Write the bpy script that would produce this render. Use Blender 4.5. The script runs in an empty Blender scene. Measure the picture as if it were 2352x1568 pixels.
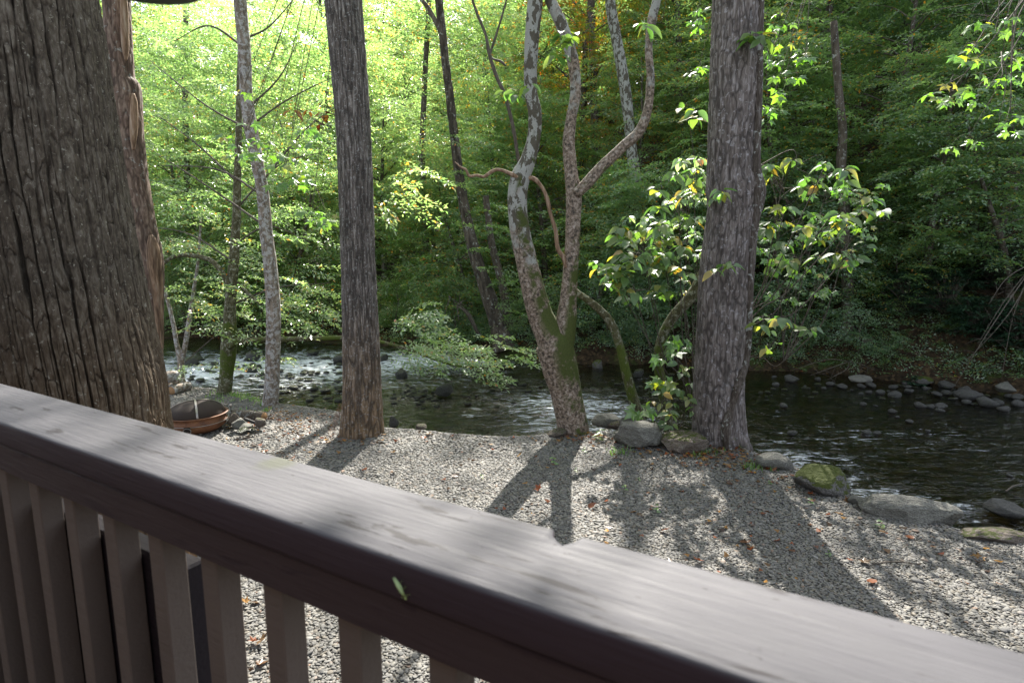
import bpy, math, random
import numpy as np
from mathutils import Vector, Matrix
R = math.radians
SC = bpy.context.scene
COL = SC.collection
# ------------------------------------------------------------------ camera, world, sun, exposure
CAMZ = 2.7
PITCH = math.atan(327 / 2133)
cam_d = bpy.data.cameras.new("camera")
cam = bpy.data.objects.new("camera", cam_d); COL.objects.link(cam)
cam.location = (0, 0, CAMZ); cam.rotation_euler = (math.pi / 2 - PITCH, 0, 0)
cam_d.sensor_width = 36; cam_d.lens = 20.0; cam_d.clip_start = .03; cam_d.clip_end = 600
cam_d.dof.use_dof = True; cam_d.dof.focus_distance = 9.0; cam_d.dof.aperture_fstop = 7.0
SC.camera = cam
SUN_EL, SUN_AZ = 42.0, 7.1
wd = bpy.data.worlds.new("World"); SC.world = wd; wd.use_nodes = True
wn = wd.node_tree.nodes; bg = wn["Background"]
sky = wn.new("ShaderNodeTexSky"); sky.sky_type = 'NISHITA'; sky.sun_disc = False
sky.sun_elevation = R(SUN_EL); sky.sun_rotation = R(SUN_AZ); sky.air_density = 1.0; sky.dust_density = 2.0
hs = wn.new("ShaderNodeHueSaturation"); hs.inputs['Saturation'].default_value = .45
wd.node_tree.links.new(sky.outputs[0], hs.inputs['Color']); wd.node_tree.links.new(hs.outputs[0], bg.inputs[0]); bg.inputs[1].default_value = 0.125
sd = bpy.data.lights.new("sun", 'SUN'); sd.energy = 5.0; sd.angle = R(.55); sd.color = (1, .95, .86)
sun = bpy.data.objects.new("sun", sd); COL.objects.link(sun)
sdir = Vector((math.sin(R(SUN_AZ)) * math.cos(R(SUN_EL)), math.cos(R(SUN_AZ)) * math.cos(R(SUN_EL)), math.sin(R(SUN_EL))))
sun.rotation_euler = sdir.to_track_quat('Z', 'Y').to_euler(); sun.location = (6, 10, 30)
SC.view_settings.view_transform = 'Standard'; SC.view_settings.look = 'None'
SC.view_settings.gamma = 1; SC.view_settings.use_curve_mapping = False
SC.view_settings.exposure = 1.95
cy = SC.cycles
SC.render.engine = 'CYCLES'
cy.max_bounces = 7; cy.diffuse_bounces = 4; cy.glossy_bounces = 3; cy.transmission_bounces = 5; cy.transparent_max_bounces = 8
cy.caustics_reflective = False; cy.caustics_refractive = False; cy.sample_clamp_indirect = 6.0
cy.use_denoising = True
try:
    cy.denoiser = 'OPENIMAGEDENOISE'; cy.denoising_input_passes = 'RGB_ALBEDO_NORMAL'; cy.denoising_prefilter = 'ACCURATE'
except Exception: pass

# ------------------------------------------------------------------ helpers
FV = 2133 / 1.63265
_c, _s = math.cos(PITCH), math.sin(PITCH)
def ray(u, v):                       # view units (2352 wide) -> world direction
    x = (u - 1176) / FV; z = -(v - 784) / FV
    return np.array([x, _c + z * _s, -_s + z * _c])
def G(u, v, z=0.0):                  # the place on height z seen there
    r = ray(u, v); t = (z - CAMZ) / r[2]; return np.array([r[0] * t, r[1] * t, z])
def W(u, v, Y):                      # the place at distance Y seen there
    r = ray(u, v); t = Y / r[1]; return np.array([r[0] * t, Y, CAMZ + r[2] * t])
def pxr(rpx, Y): return rpx / FV * Y * 1.0

def hsh(ix, iy, iz):
    n = (ix.astype(np.int64) * 374761393 + iy.astype(np.int64) * 668265263 + iz.astype(np.int64) * 2147483647) & 0xffffffff
    n = ((n ^ (n >> 13)) * 1274126177) & 0xffffffff
    n = ((n ^ (n >> 16)) * 2246822519) & 0xffffffff
    return ((n ^ (n >> 15)) & 0xffffff) / float(0xffffff)
def vn(p):                           # value noise 0..1
    p = np.asarray(p, dtype=np.float64); i = np.floor(p); f = p - i; i = i.astype(np.int64); f = f * f * (3 - 2 * f)
    x, y, z = i[..., 0], i[..., 1], i[..., 2]; fx, fy, fz = f[..., 0], f[..., 1], f[..., 2]
    def L(a, b, t): return a + (b - a) * t
    return L(L(L(hsh(x, y, z), hsh(x+1, y, z), fx), L(hsh(x, y+1, z), hsh(x+1, y+1, z), fx), fy),
             L(L(hsh(x, y, z+1), hsh(x+1, y, z+1), fx), L(hsh(x, y+1, z+1), hsh(x+1, y+1, z+1), fx), fy), fz)
def fbm(p, o=4):
    p = np.asarray(p, dtype=np.float64); s = 0; a = .5; t = 0
    for k in range(o):
        s = s + a * vn(p * 2 ** k + 17.3 * k); t += a; a *= .5
    return s / t
def P3(a, b, c): return np.stack(np.broadcast_arrays(a, b, c), -1)
def ss(t): t = np.clip(t, 0, 1); return t * t * (3 - 2 * t)

def mk(name, V, F, mats, smooth=True, mi=None, tint=None):
    V = np.asarray(V, dtype=np.float32).reshape(-1, 3)
    me = bpy.data.meshes.new(name)
    if isinstance(F, np.ndarray):
        nf, k = F.shape; me.vertices.add(len(V)); me.vertices.foreach_set('co', V.ravel())
        me.loops.add(nf * k); me.loops.foreach_set('vertex_index', F.astype(np.int32).ravel())
        me.polygons.add(nf); me.polygons.foreach_set('loop_start', np.arange(nf, dtype=np.int32) * k)
        me.update(calc_edges=True)
    else:
        me.from_pydata(V.tolist(), [], F); nf = len(F)
    for m in (mats if isinstance(mats, (list, tuple)) else [mats]): me.materials.append(m)
    me.polygons.foreach_set('use_smooth', np.full(nf, bool(smooth)))
    if mi is not None: me.polygons.foreach_set('material_index', np.asarray(mi, dtype=np.int32))
    if tint is not None:
        a = me.attributes.new('tint', 'FLOAT', 'POINT'); a.data.foreach_set('value', np.asarray(tint, dtype=np.float32))
    me.update(); me.validate(); return me
def link(o, parent=None):
    COL.objects.link(o)
    if parent is not None: o.parent = parent
    return o
def obj(name, me, parent=None, loc=None, rot=None, sc=None):
    o = bpy.data.objects.new(name, me); link(o, parent)
    if loc is not None: o.location = tuple(float(q) for q in loc)
    if rot is not None: o.rotation_euler = rot
    if sc is not None: o.scale = (sc, sc, sc) if np.isscalar(sc) else tuple(sc)
    return o
def tag(o, label=None, cat=None, group=None, kind=None):
    if label: o['label'] = label
    if cat: o['category'] = cat
    if group: o['group'] = group
    if kind: o['kind'] = kind
    return o
def thing(name, loc, label, cat, group=None, rz=0):
    o = bpy.data.objects.new(name, None); link(o); o.empty_display_size = .1
    o.location = tuple(float(q) for q in loc); o.rotation_euler = (0, 0, rz)
    return tag(o, label, cat, group)

class MB:                            # collects pieces into one mesh
    def __init__(s): s.v = []; s.f = []; s.n = 0
    def add(s, V, F):
        V = np.asarray(V, dtype=float).reshape(-1, 3); s.v.append(V)
        s.f += [tuple(int(i) + s.n for i in f) for f in F]; s.n += len(V); return s
    def mesh(s, name, mat, smooth=True, off=(0, 0, 0)):
        return mk(name, np.concatenate(s.v) - np.asarray(off), s.f, mat, smooth)
def box(x0, x1, y0, y1, z0, z1, b=.003):
    X, Y, Z = [], [], []
    V = []; F = []
    # bevelled box: 24 verts
    import itertools
    c = [(x0, x1), (y0, y1), (z0, z1)]
    idx = {}
    for sx, sy, sz in itertools.product((0, 1), repeat=3):
        s = (sx, sy, sz); p = [c[k][s[k]] for k in range(3)]
        for ax in range(3):
            q = [p[k] + (b if s[k] == 0 else -b) * (k != ax) for k in range(3)]
            idx[(s, ax)] = len(V); V.append(q)
    for ax in range(3):
        o1, o2 = [k for k in range(3) if k != ax]
        for side in (0, 1):
            loop = []
            for a, bb in ((0, 0), (1, 0), (1, 1), (0, 1)):
                s = [0, 0, 0]; s[ax] = side; s[o1] = a; s[o2] = bb; loop.append(idx[(tuple(s), ax)])
            flip = (side == 0) ^ (ax == 1)
            F.append(tuple(loop[::-1] if flip else loop))
    for ax in range(3):              # edges along axis ax
        o1, o2 = [k for k in range(3) if k != ax]
        for a, bb in itertools.product((0, 1), repeat=2):
            q = []
            for e, k in ((0, o1), (0, o2), (1, o2), (1, o1)):
                s = [0, 0, 0]; s[ax] = e; s[o1] = a; s[o2] = bb; q.append(idx[(tuple(s), k)])
            F.append(tuple(q))
    for s in itertools.product((0, 1), repeat=3):
        F.append((idx[(s, 0)], idx[(s, 1)], idx[(s, 2)]))
    return V, F
def fix(me):
    import bmesh
    bm = bmesh.new(); bm.from_mesh(me); bmesh.ops.recalc_face_normals(bm, faces=bm.faces); bm.to_mesh(me); bm.free(); return me

def spine(pts, n):
    """Catmull-Rom through pts (x,y,z,r); n samples spaced evenly by length."""
    P = np.asarray(pts, dtype=float)
    if len(P) < 3: t = np.linspace(0, 1, n)[:, None]; return P[0] * (1 - t) + P[-1] * t
    Q = np.vstack([2 * P[0] - P[1], P, 2 * P[-1] - P[-2]]); out = []
    for i in range(len(P) - 1):
        a, b, c, d = Q[i:i + 4]; t = np.linspace(0, 1, 24, endpoint=False)[:, None]
        out.append(.5 * (2 * b + (c - a) * t + (2 * a - 5 * b + 4 * c - d) * t ** 2 + (3 * b - a - 3 * c + d) * t ** 3))
    out.append(P[-1:]); S = np.concatenate(out)
    L = np.concatenate([[0], np.cumsum(np.linalg.norm(np.diff(S[:, :3], axis=0), axis=1))])
    q = np.linspace(0, L[-1], n); return np.stack([np.interp(q, L, S[:, k]) for k in range(4)], 1)
LASTC = [None]
def tube(pts, nu, nv, disp=None, raw=False, wantd=False):
    LASTC[0] = None
    S = pts if raw else spine(pts, nv); nv = len(S); C = S[:, :3]; r = S[:, 3]
    T = np.gradient(C, axis=0); T /= np.linalg.norm(T, axis=1)[:, None] + 1e-9
    ref = np.array([0, 1., 0]) if abs(T[0][1]) < .8 else np.array([1., 0, 0])
    N = np.zeros_like(C); n = ref - T[0] * np.dot(ref, T[0]); n /= np.linalg.norm(n)
    for i in range(nv):
        n = n - T[i] * np.dot(n, T[i]); n /= np.linalg.norm(n); N[i] = n
    B = np.cross(T, N); th = np.arange(nu) / nu * 2 * math.pi
    L = np.concatenate([[0], np.cumsum(np.linalg.norm(np.diff(C, axis=0), axis=1))])
    rr = np.repeat(r[:, None], nu, 1)
    if disp is not None: rr = rr + disp(th[None, :] + 0 * rr, L[:, None] + 0 * rr, rr)
    V = C[:, None] + rr[..., None] * (np.cos(th)[None, :, None] * N[:, None] + np.sin(th)[None, :, None] * B[:, None])
    V = np.concatenate([V.reshape(-1, 3), C[:1], C[-1:]])
    i = np.arange(nv - 1)[:, None] * nu; j = np.arange(nu)[None, :]; j2 = (j + 1) % nu
    Fq = np.stack([i + j, i + nu + j, i + nu + j2, i + j2], -1).reshape(-1, 4)
    a = nv * nu; jj = np.arange(nu); k2 = (jj + 1) % nu
    caps = [(a, int(p), int(q)) for p, q in zip(jj, k2)] + [(a + 1, int((nv - 1) * nu + q), int((nv - 1) * nu + p)) for p, q in zip(jj, k2)]
    if wantd:
        c = LASTC[0]; c = np.zeros(nv * nu) if c is None else c.ravel()
        return V, Fq, caps, np.concatenate([c, [0, 0]])
    return V, Fq, caps
def tube_np(pts, nu, nv, disp=None):                # quads only, for large meshes (ends left to ground / sky get degenerate quads)
    V, Fq, caps = tube(pts, nu, nv, disp)
    c = np.array([(t[0], t[1], t[2], t[2]) for t in caps], dtype=np.int64)
    return V, Fq, caps
def tmesh(name, pts, nu, nv, mat, off, disp=None):
    V, Fq, caps, dd = tube(pts, nu, nv, disp, wantd=True)
    return mk(name, V - np.asarray(off), [tuple(f) for f in Fq.tolist()] + caps, mat, tint=dd)
def tadd(mb, pts, nu, nv, disp=None):
    V, Fq, caps = tube(pts, nu, nv, disp); mb.add(V, [tuple(f) for f in Fq.tolist()] + caps)

# ------------------------------------------------------------------ materials
class NT:
    def __init__(s, name):
        s.m = bpy.data.materials.new(name); s.m.use_nodes = True; s.t = s.m.node_tree; s.t.nodes.clear()
        s.out = s.n('ShaderNodeOutputMaterial')
    def n(s, ty, **k):
        nd = s.t.nodes.new(ty)
        for a, b in k.items(): setattr(nd, a, b)
        return nd
    def l(s, a, b): s.t.links.new(a, b); return b
    def set(s, sock, v):
        if hasattr(v, 'links') or isinstance(v, bpy.types.NodeSocket): s.l(v, sock)
        else: sock.default_value = v if not (isinstance(v, tuple) and len(v) == 3 and sock.type == 'RGBA') else (*v, 1)
    def co(s, kind='Object', scale=(1, 1, 1), rnd=False):
        tc = s.n('ShaderNodeTexCoord'); mp = s.n('ShaderNodeMapping'); s.l(tc.outputs[kind], mp.inputs[0])
        mp.inputs['Scale'].default_value = scale
        if rnd:
            oi = s.n('ShaderNodeObjectInfo'); m = s.n('ShaderNodeMath', operation='MULTIPLY'); m.inputs[1].default_value = 37.
            s.l(oi.outputs['Random'], m.inputs[0]); s.l(m.outputs[0], mp.inputs['Location'])
        return mp.outputs[0]
    def noise(s, vec, sc=5, det=4, rough=.55, dist=0):
        n = s.n('ShaderNodeTexNoise'); s.l(vec, n.inputs['Vector']); n.inputs['Scale'].default_value = sc
        n.inputs['Detail'].default_value = det; n.inputs['Roughness'].default_value = rough; n.inputs['Distortion'].default_value = dist
        return n.outputs['Fac']
    def vor(s, vec, sc=5, feat='F1', out='Distance', rnd=1):
        n = s.n('ShaderNodeTexVoronoi', feature=feat); s.l(vec, n.inputs['Vector']); n.inputs['Scale'].default_value = sc
        n.inputs['Randomness'].default_value = rnd; return n.outputs[out]
    def ramp(s, f, stops, interp='LINEAR'):
        n = s.n('ShaderNodeValToRGB'); cr = n.color_ramp; cr.interpolation = interp
        while len(cr.elements) < len(stops): cr.elements.new(.5)
        for e, (p, c) in zip(cr.elements, stops):
            e.position = p; e.color = (c, c, c, 1) if not isinstance(c, tuple) else (*c, 1)
        s.l(f, n.inputs[0]); return n.outputs[0]
    def mix(s, f, a, b, mode='MIX'):
        n = s.n('ShaderNodeMix', data_type='RGBA', blend_type=mode); s.set(n.inputs[0], f); s.set(n.inputs[6], a); s.set(n.inputs[7], b)
        return n.outputs[2]
    def math(s, op, a, b=0.0, clamp=False):
        n = s.n('ShaderNodeMath', operation=op); n.use_clamp = clamp; s.set(n.inputs[0], a); s.set(n.inputs[1], b); return n.outputs[0]
    def bump(s, h, st=.5, d=.01, nrm=None):
        n = s.n('ShaderNodeBump'); n.inputs['Strength'].default_value = st; n.inputs['Distance'].default_value = d; s.l(h, n.inputs['Height'])
        if nrm is not None: s.l(nrm, n.inputs['Normal'])
        return n.outputs[0]
    def sep(s, v, k='Z'):
        n = s.n('ShaderNodeSeparateXYZ'); s.l(v, n.inputs[0]); return n.outputs[k]
    def pbr(s, col, rough=.8, nrm=None, spec=.3, metal=0, **kw):
        n = s.n('ShaderNodeBsdfPrincipled'); s.set(n.inputs['Base Color'], col); s.set(n.inputs['Roughness'], rough)
        s.set(n.inputs['Specular IOR Level'], spec); s.set(n.inputs['Metallic'], metal)
        if nrm is not None: s.l(nrm, n.inputs['Normal'])
        s.l(n.outputs[0], s.out.inputs[0]); return s.m

def bark(name, dark, mid, light, sc=14, stretch=6, lich=.0, lichc=(.42, .44, .42), moss=0.0, mossz=2.0, bd=.012, low=None, lowz=1.6, lscale=9, spec=.25):
    m = NT(name); v = m.co(scale=(1, 1, 1 / stretch)); v2 = m.co()
    a = m.noise(v, sc, 6, .65, .6); b = m.noise(v, sc * 3.1, 4, .6, .3)
    h = m.math('ADD', m.math('MULTIPLY', a, .7), m.math('MULTIPLY', b, .3))
    c = m.ramp(h, [(.34, dark), (.5, mid), (.68, light)])
    big = m.noise(v2, 2.2, 3); c = m.mix(m.ramp(big, [(.35, .0), (.7, .35)]), c, tuple(q * .6 for q in mid))
    if low is not None:
        z = m.sep(v2); f = m.ramp(m.math('DIVIDE', z, lowz * 2), [(.1, 1.), (.75, 0.)])
        c = m.mix(m.math('MULTIPLY', f, .55), c, m.mix(h, tuple(q * .25 for q in low), tuple(q * 1.6 for q in low)))
    if lich > 0:
        f = m.ramp(m.noise(v2, lscale, 5, .7, .4), [(.62 - lich * .2, 0.), (.66 - lich * .2, 1.)])
        c = m.mix(m.math('MULTIPLY', f, .75), c, m.mix(b, tuple(q * .6 for q in lichc), lichc))
    if moss > 0:
        z = m.sep(v2); f = m.ramp(m.math('ADD', m.noise(v2, 3.5, 5, .65), m.math('MULTIPLY', m.math('ABSOLUTE', m.math('SUBTRACT', z, mossz)), -.16)), [(.52 - moss * .2, 0.), (.6 - moss * .2, 1.)])
        c = m.mix(f, c, m.mix(b, (.02, .035, .006), (.11, .14, .025)))
    at = m.n('ShaderNodeAttribute', attribute_name='tint'); c = m.mix(m.math('MULTIPLY', at.outputs['Fac'], .75), c, tuple(q * .55 for q in dark))
    return m.pbr(c, .85, m.bump(h, .8, bd), spec)

def leafmat(name, cols, trans, tmix=.5, gloss=.07, rough=.38, stops=None):
    """cols: ramp over the per leaf value; trans: factor colour of the light let through."""
    m = NT(name); at = m.n('ShaderNodeAttribute', attribute_name='tint'); oi = m.n('ShaderNodeObjectInfo')
    f = m.math('FRACT', m.math('ADD', at.outputs['Fac'], m.math('MULTIPLY', oi.outputs['Random'], 7.31)))
    n = len(cols); st = [(i / max(1, n - 1), c) for i, c in enumerate(cols)] if stops is None else list(zip(stops, cols))
    c = m.ramp(f, st)
    d = m.n('ShaderNodeBsdfDiffuse'); m.l(c, d.inputs[0])
    t = m.n('ShaderNodeBsdfTranslucent'); m.l(m.mix(1.0, c, trans, 'MULTIPLY'), t.inputs[0])
    g = m.n('ShaderNodeBsdfGlossy'); g.inputs[0].default_value = (1, 1, 1, 1); g.inputs['Roughness'].default_value = rough
    a = m.n('ShaderNodeMixShader'); a.inputs[0].default_value = tmix; m.l(d.outputs[0], a.inputs[1]); m.l(t.outputs[0], a.inputs[2])
    b = m.n('ShaderNodeMixShader'); m.l(a.outputs[0], b.inputs[1]); m.l(g.outputs[0], b.inputs[2]); b.inputs[0].default_value = gloss
    m.l(b.outputs[0], m.out.inputs[0]); return m.m
G1, G2, G3 = (.035, .085, .012), (.06, .13, .018), (.10, .17, .02)
YEL, ORG = (.30, .24, .02), (.36, .11, .015)
M = {}
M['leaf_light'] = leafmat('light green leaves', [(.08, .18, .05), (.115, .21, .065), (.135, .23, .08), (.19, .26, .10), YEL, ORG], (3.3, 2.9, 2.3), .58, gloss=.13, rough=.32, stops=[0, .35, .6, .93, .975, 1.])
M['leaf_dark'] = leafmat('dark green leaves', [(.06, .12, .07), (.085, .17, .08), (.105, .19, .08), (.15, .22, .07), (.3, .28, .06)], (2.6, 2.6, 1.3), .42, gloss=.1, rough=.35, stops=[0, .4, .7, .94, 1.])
M['leaf_mid'] = leafmat('green leaves', [(.06, .12, .045), (.085, .155, .05), (.10, .17, .055), (.13, .19, .06), (.26, .22, .02), (.3, .1, .015)], (3.4, 3.1, 2.2), .54, stops=[0, .4, .7, .92, .97, 1.])
M['leaf_autumn'] = leafmat('turning leaves', [G2, G3, (.12, .18, .03), (.2, .17, .02), ORG, (.26, .09, .015)], (2.6, 2.2, 1.2), .5)
M['leaf_big'] = leafmat('broad leaves', [(.045, .11, .03), (.06, .13, .03), (.09, .16, .03), (.12, .18, .03), (.24, .22, .04), (.33, .2, .04)], (2.6, 2.5, 1.4), .5, gloss=.07, rough=.5, stops=[0, .35, .6, .8, .92, 1.])
M['leaf_lobed'] = leafmat('lobed leaves', [(.06, .15, .035), (.085, .18, .035), (.12, .22, .04), (.26, .22, .03)], (2.8, 2.8, 1.), .55, gloss=.08, stops=[0, .5, .9, 1.])
M['leaf_rhodo'] = leafmat('leathery leaves', [(.01, .035, .018), (.02, .055, .03), (.03, .07, .03)], (1., 1.2, .6), .15, gloss=.12, rough=.3)
M['leaf_dry'] = leafmat('fallen leaves', [(.05, .028, .016), (.1, .055, .03), (.22, .055, .015), (.07, .04, .022), (.3, .15, .03), (.12, .075, .04), (.05, .03, .018)], (1.3, 1.1, .8), .2, gloss=.03)
M['grass'] = leafmat('grass blades', [(.05, .13, .015), (.1, .2, .03), (.16, .25, .05)], (2.2, 2.4, 1.), .5)
M['bark_big'] = bark('deeply furrowed bark', (.017, .013, .009), (.08, .064, .047), (.19, .168, .135), 26, 3, .05, (.36, .34, .28), .0, bd=.012, low=(.15, .07, .015), lowz=1.7, lscale=40)
M['bark_mid'] = bark('finely ridged grey bark', (.025, .021, .019), (.125, .105, .093), (.36, .33, .31), 34, 9, .28, (.42, .42, .42), bd=.008, low=(.26, .15, .055), lowz=1.5, lscale=30)
M['bark_right'] = bark('scaly grey bark', (.04, .033, .03), (.15, .125, .115), (.36, .33, .33), 24, 7, .22, (.42, .4, .42), moss=.05, mossz=-.2, bd=.01, lscale=16)
M['bark_red'] = bark('reddish bark', (.05, .032, .024), (.17, .115, .09), (.32, .25, .2), 16, 4, .1, moss=.0, bd=.01)
M['bark_lich'] = bark('bark mottled with lichen', (.04, .033, .027), (.19, .155, .125), (.38, .31, .26), 20, 3, .6, (.5, .5, .5), moss=.0, bd=.004, lscale=14)
M['bark_moss'] = bark('mossy bark', (.02, .018, .01), (.085, .08, .04), (.22, .2, .14), 20, 3, .4, (.36, .37, .3), moss=.5, mossz=1.0, bd=.004, lscale=16)
M['bark_far'] = bark('brown bark', (.025, .02, .015), (.085, .068, .052), (.19, .16, .13), 10, 4, .2, bd=.01)
M['twig'] = bark('twigs', (.03, .025, .02), (.09, .075, .06), (.18, .16, .14), 30, 4)
M['vine'] = bark('shaggy vine bark', (.02, .016, .012), (.07, .055, .045), (.2, .18, .17), 40, 7, .3, bd=.006)
def sycamore(name, brownz, moss, sh=.0):
    m = NT(name); v = m.co(scale=(1, 1, .6)); v2 = m.co(); z = m.sep(v2)
    p = m.noise(v, 9, 4, .65, .5); fine = m.noise(v2, 45, 4, .6); flake = m.noise(v2, 24, 4, .6, .5)
    patch = m.ramp(p, [(.485 - sh, 1.), (.505 - sh, 0.)])
    c = m.mix(patch, m.mix(fine, (.2, .2, .185), (.36, .36, .335)), m.mix(fine, (.04, .036, .028), (.12, .105, .08)))
    br = m.ramp(m.math('ADD', m.math('DIVIDE', z, brownz * 2), m.math('MULTIPLY', m.noise(v2, 4.5, 4), .5)), [(.66 + sh, 1.), (.72 + sh, 0.)])
    c = m.mix(m.math('MULTIPLY', br, .96), c, m.ramp(flake, [(.36, (.035, .028, .022)), (.52, (.19, .14, .105)), (.68, (.36, .31, .27))]))
    if moss:
        f = m.ramp(m.math('ADD', m.noise(v2, 3.2, 5, .65), m.math('MULTIPLY', m.math('ABSOLUTE', m.math('SUBTRACT', z, 1.6)), -.07)), [(.40, 0.), (.47, 1.)])
        nx = m.n('ShaderNodeNewGeometry'); sx = m.n('ShaderNodeSeparateXYZ'); m.l(nx.outputs['Normal'], sx.inputs[0])
        f = m.math('MULTIPLY', f, m.ramp(m.math('ADD', m.math('MULTIPLY', sx.outputs['X'], .5), .5), [(.30, 0.), (.55, 1.)]))
        c = m.mix(f, c, m.mix(fine, (.018, .028, .006), (.085, .10, .022)))
    return m.pbr(c, .75, m.bump(m.math('ADD', flake, m.math('MULTIPLY', patch, .3)), .5, .008), .25)
M['syc'] = sycamore('flaking bark over white', 3.5, True)
M['syc_dark'] = sycamore('dark flaking bark', 5.5, True, .06)
M['syc_far'] = sycamore('pale flaking bark', .1, False)
def stone(name, a, b, moss=0, sc=3.0, wet=.75, obj_rnd=True):
    m = NT(name); v = m.co(rnd=True); n = m.noise(v, sc, 6, .65); n2 = m.noise(v, sc * 9, 5, .7)
    oi = m.n('ShaderNodeObjectInfo'); c = m.mix(m.ramp(n, [(.3, 0.), (.7, 1.)]), a, b)
    c = m.mix(m.ramp(n2, [(.40, .85), (.54, 0.)]), c, tuple(q * .4 for q in a)); c = m.mix(m.ramp(m.noise(v, sc * 2.3, 5, .75), [(.58, 0.), (.66, .5)]), c, tuple(min(.5, q * 1.7) for q in b))
    c = m.mix(m.math('MULTIPLY', oi.outputs['Random'], .45), c, tuple(q * .5 for q in b))
    if moss:
        geo = m.n('ShaderNodeNewGeometry'); z = m.sep(geo.outputs['Normal'])
        f = m.ramp(m.math('ADD', m.math('MULTIPLY', z, .35), m.noise(v, sc * 1.6, 5, .6)), [(.82 - moss * .25, 0.), (.9 - moss * .25, 1.)])
        c = m.mix(f, c, m.mix(n2, (.02, .03, .004), (.10, .12, .015)))
    return m.pbr(c, wet, m.bump(m.math('ADD', n, m.math('ADD', m.math('MULTIPLY', n2, .5), m.math('MULTIPLY', m.vor(v, sc * 2.2, 'DISTANCE_TO_EDGE'), .5))), .9, .07), .3)
M['boulder'] = stone('grey boulder stone', (.16, .155, .135), (.31, .30, .265), 0, 3)
M['boulder_tan'] = stone('tan boulder stone', (.14, .10, .075), (.27, .235, .2), .1, 3)
M['boulder_moss'] = stone('mossy boulder stone', (.1, .095, .085), (.2, .19, .18), .9, 2)
M['river_stone'] = stone('pale river stone', (.075, .073, .068), (.17, .165, .155), 0, 5, .55)
M['wet_stone'] = stone('dark wet stone', (.045, .045, .042), (.11, .11, .10), .2, 4, .3)
def pebble_mat():
    m = NT('mixed grey pebbles'); oi = m.n('ShaderNodeObjectInfo'); v = m.co()
    c = m.ramp(oi.outputs['Random'], [(0, (.15, .155, .16)), (.2, (.3, .295, .28)), (.45, (.21, .205, .2)), (.6, (.38, .37, .34)), (.75, (.27, .235, .19)), (.88, (.17, .175, .185)), (.97, (.45, .44, .42)), (1., (.34, .2, .13))])
    c = m.mix(m.math('MULTIPLY', m.noise(v, 60, 3), .35), c, (.12, .11, .1)); c = m.mix(.55, c, (.03, .024, .016)); return m.pbr(c, .7, None, .3)
M['pebble'] = pebble_mat()
def ground_mat():
    """One sheet: pebbly soil near, brown leaf litter with moss beyond the water, stony bed between."""
    m = NT('forest ground'); geo = m.n('ShaderNodeNewGeometry'); p = geo.outputs['Position']; at = m.n('ShaderNodeAttribute', attribute_name='tint')
    n = m.noise(p, 1.3, 6, .65); f = m.noise(p, 14, 5, .7); vo = m.vor(p, 16, 'F1', 'Color'); vd = m.vor(p, 16, 'F1'); vcol = m.n('ShaderNodeSeparateColor'); m.l(vo, vcol.inputs[0])
    gravel = m.ramp(m.vor(p, 45, 'F1'), [(.15, (.13, .125, .115)), (.6, (.04, .037, .032))])
    litter = m.ramp(vcol.outputs[0], [(0, (.015, .011, .007)), (.35, (.04, .026, .016)), (.6, (.025, .019, .012)), (.85, (.06, .038, .022)), (1., (.08, .055, .03))])
    litter = m.mix(m.ramp(n, [(.52, 0.), (.62, .8)]), litter, m.mix(f, (.015, .03, .006), (.06, .09, .02)))
    bed = m.ramp(m.vor(p, 5.5, 'F1', 'Distance'), [(.1, (.15, .12, .075)), (.4, (.09, .07, .04)), (.75, (.014, .013, .01))])
    c = m.mix(m.ramp(at.outputs['Fac'], [(.0, 0.), (.1, 0.), (.35, 1.)]), gravel, bed)
    c = m.mix(m.ramp(at.outputs['Fac'], [(.6, 0.), (.75, 1.)]), c, litter)
    return m.pbr(c, .9, m.bump(m.math('ADD', vd, f), .6, .03), .15)
M['ground'] = ground_mat()
def water_mat():
    m = NT('stream water'); geo = m.n('ShaderNodeNewGeometry'); p = geo.outputs['Position']; at = m.n('ShaderNodeAttribute', attribute_name='tint')
    mp = m.n('ShaderNodeMapping'); m.l(p, mp.inputs[0]); mp.inputs['Rotation'].default_value = (0, 0, R(22)); mp.inputs['Scale'].default_value = (.42, 1.1, 1)
    w1 = m.noise(mp.outputs[0], 5.5, 4, .6, .8); w2 = m.noise(mp.outputs[0], 19, 3, .6, .5)
    h = m.math('ADD', w1, m.math('MULTIPLY', w2, .35))
    nrm = m.bump(h, .75, .055)
    lw = m.n('ShaderNodeFresnel'); lw.inputs[0].default_value = 1.33; m.l(nrm, lw.inputs['Normal'])
    tr = m.n('ShaderNodeBsdfTransparent'); tr.inputs[0].default_value = (.42, .40, .27, 1)
    gl = m.n('ShaderNodeBsdfGlossy'); gl.inputs['Color'].default_value = (1, 1, 1, 1); gl.inputs['Roughness'].default_value = .09; m.l(nrm, gl.inputs['Normal'])
    a = m.n('ShaderNodeMixShader'); m.l(m.math('MULTIPLY', lw.outputs[0], 1.35, True), a.inputs[0]); m.l(tr.outputs[0], a.inputs[1]); m.l(gl.outputs[0], a.inputs[2])
    fo = m.n('ShaderNodeBsdfDiffuse'); fo.inputs[0].default_value = (.72, .76, .8, 1)
    mp2 = m.n('ShaderNodeMapping'); m.l(p, mp2.inputs[0]); mp2.inputs['Rotation'].default_value = (0, 0, R(20)); mp2.inputs['Scale'].default_value = (.3, 1., 1)
    fn = m.noise(mp2.outputs[0], 9, 6, .75, 1.0)
    ff = m.ramp(m.math('ADD', fn, m.math('MULTIPLY', at.outputs['Fac'], .26)), [(.635, 0.), (.82, .8)])
    b = m.n('ShaderNodeMixShader'); m.l(ff, b.inputs[0]); m.l(a.outputs[0], b.inputs[1]); m.l(fo.outputs[0], b.inputs[2])
    m.l(b.outputs[0], m.out.inputs[0]); return m.m
M['water'] = water_mat()
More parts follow.
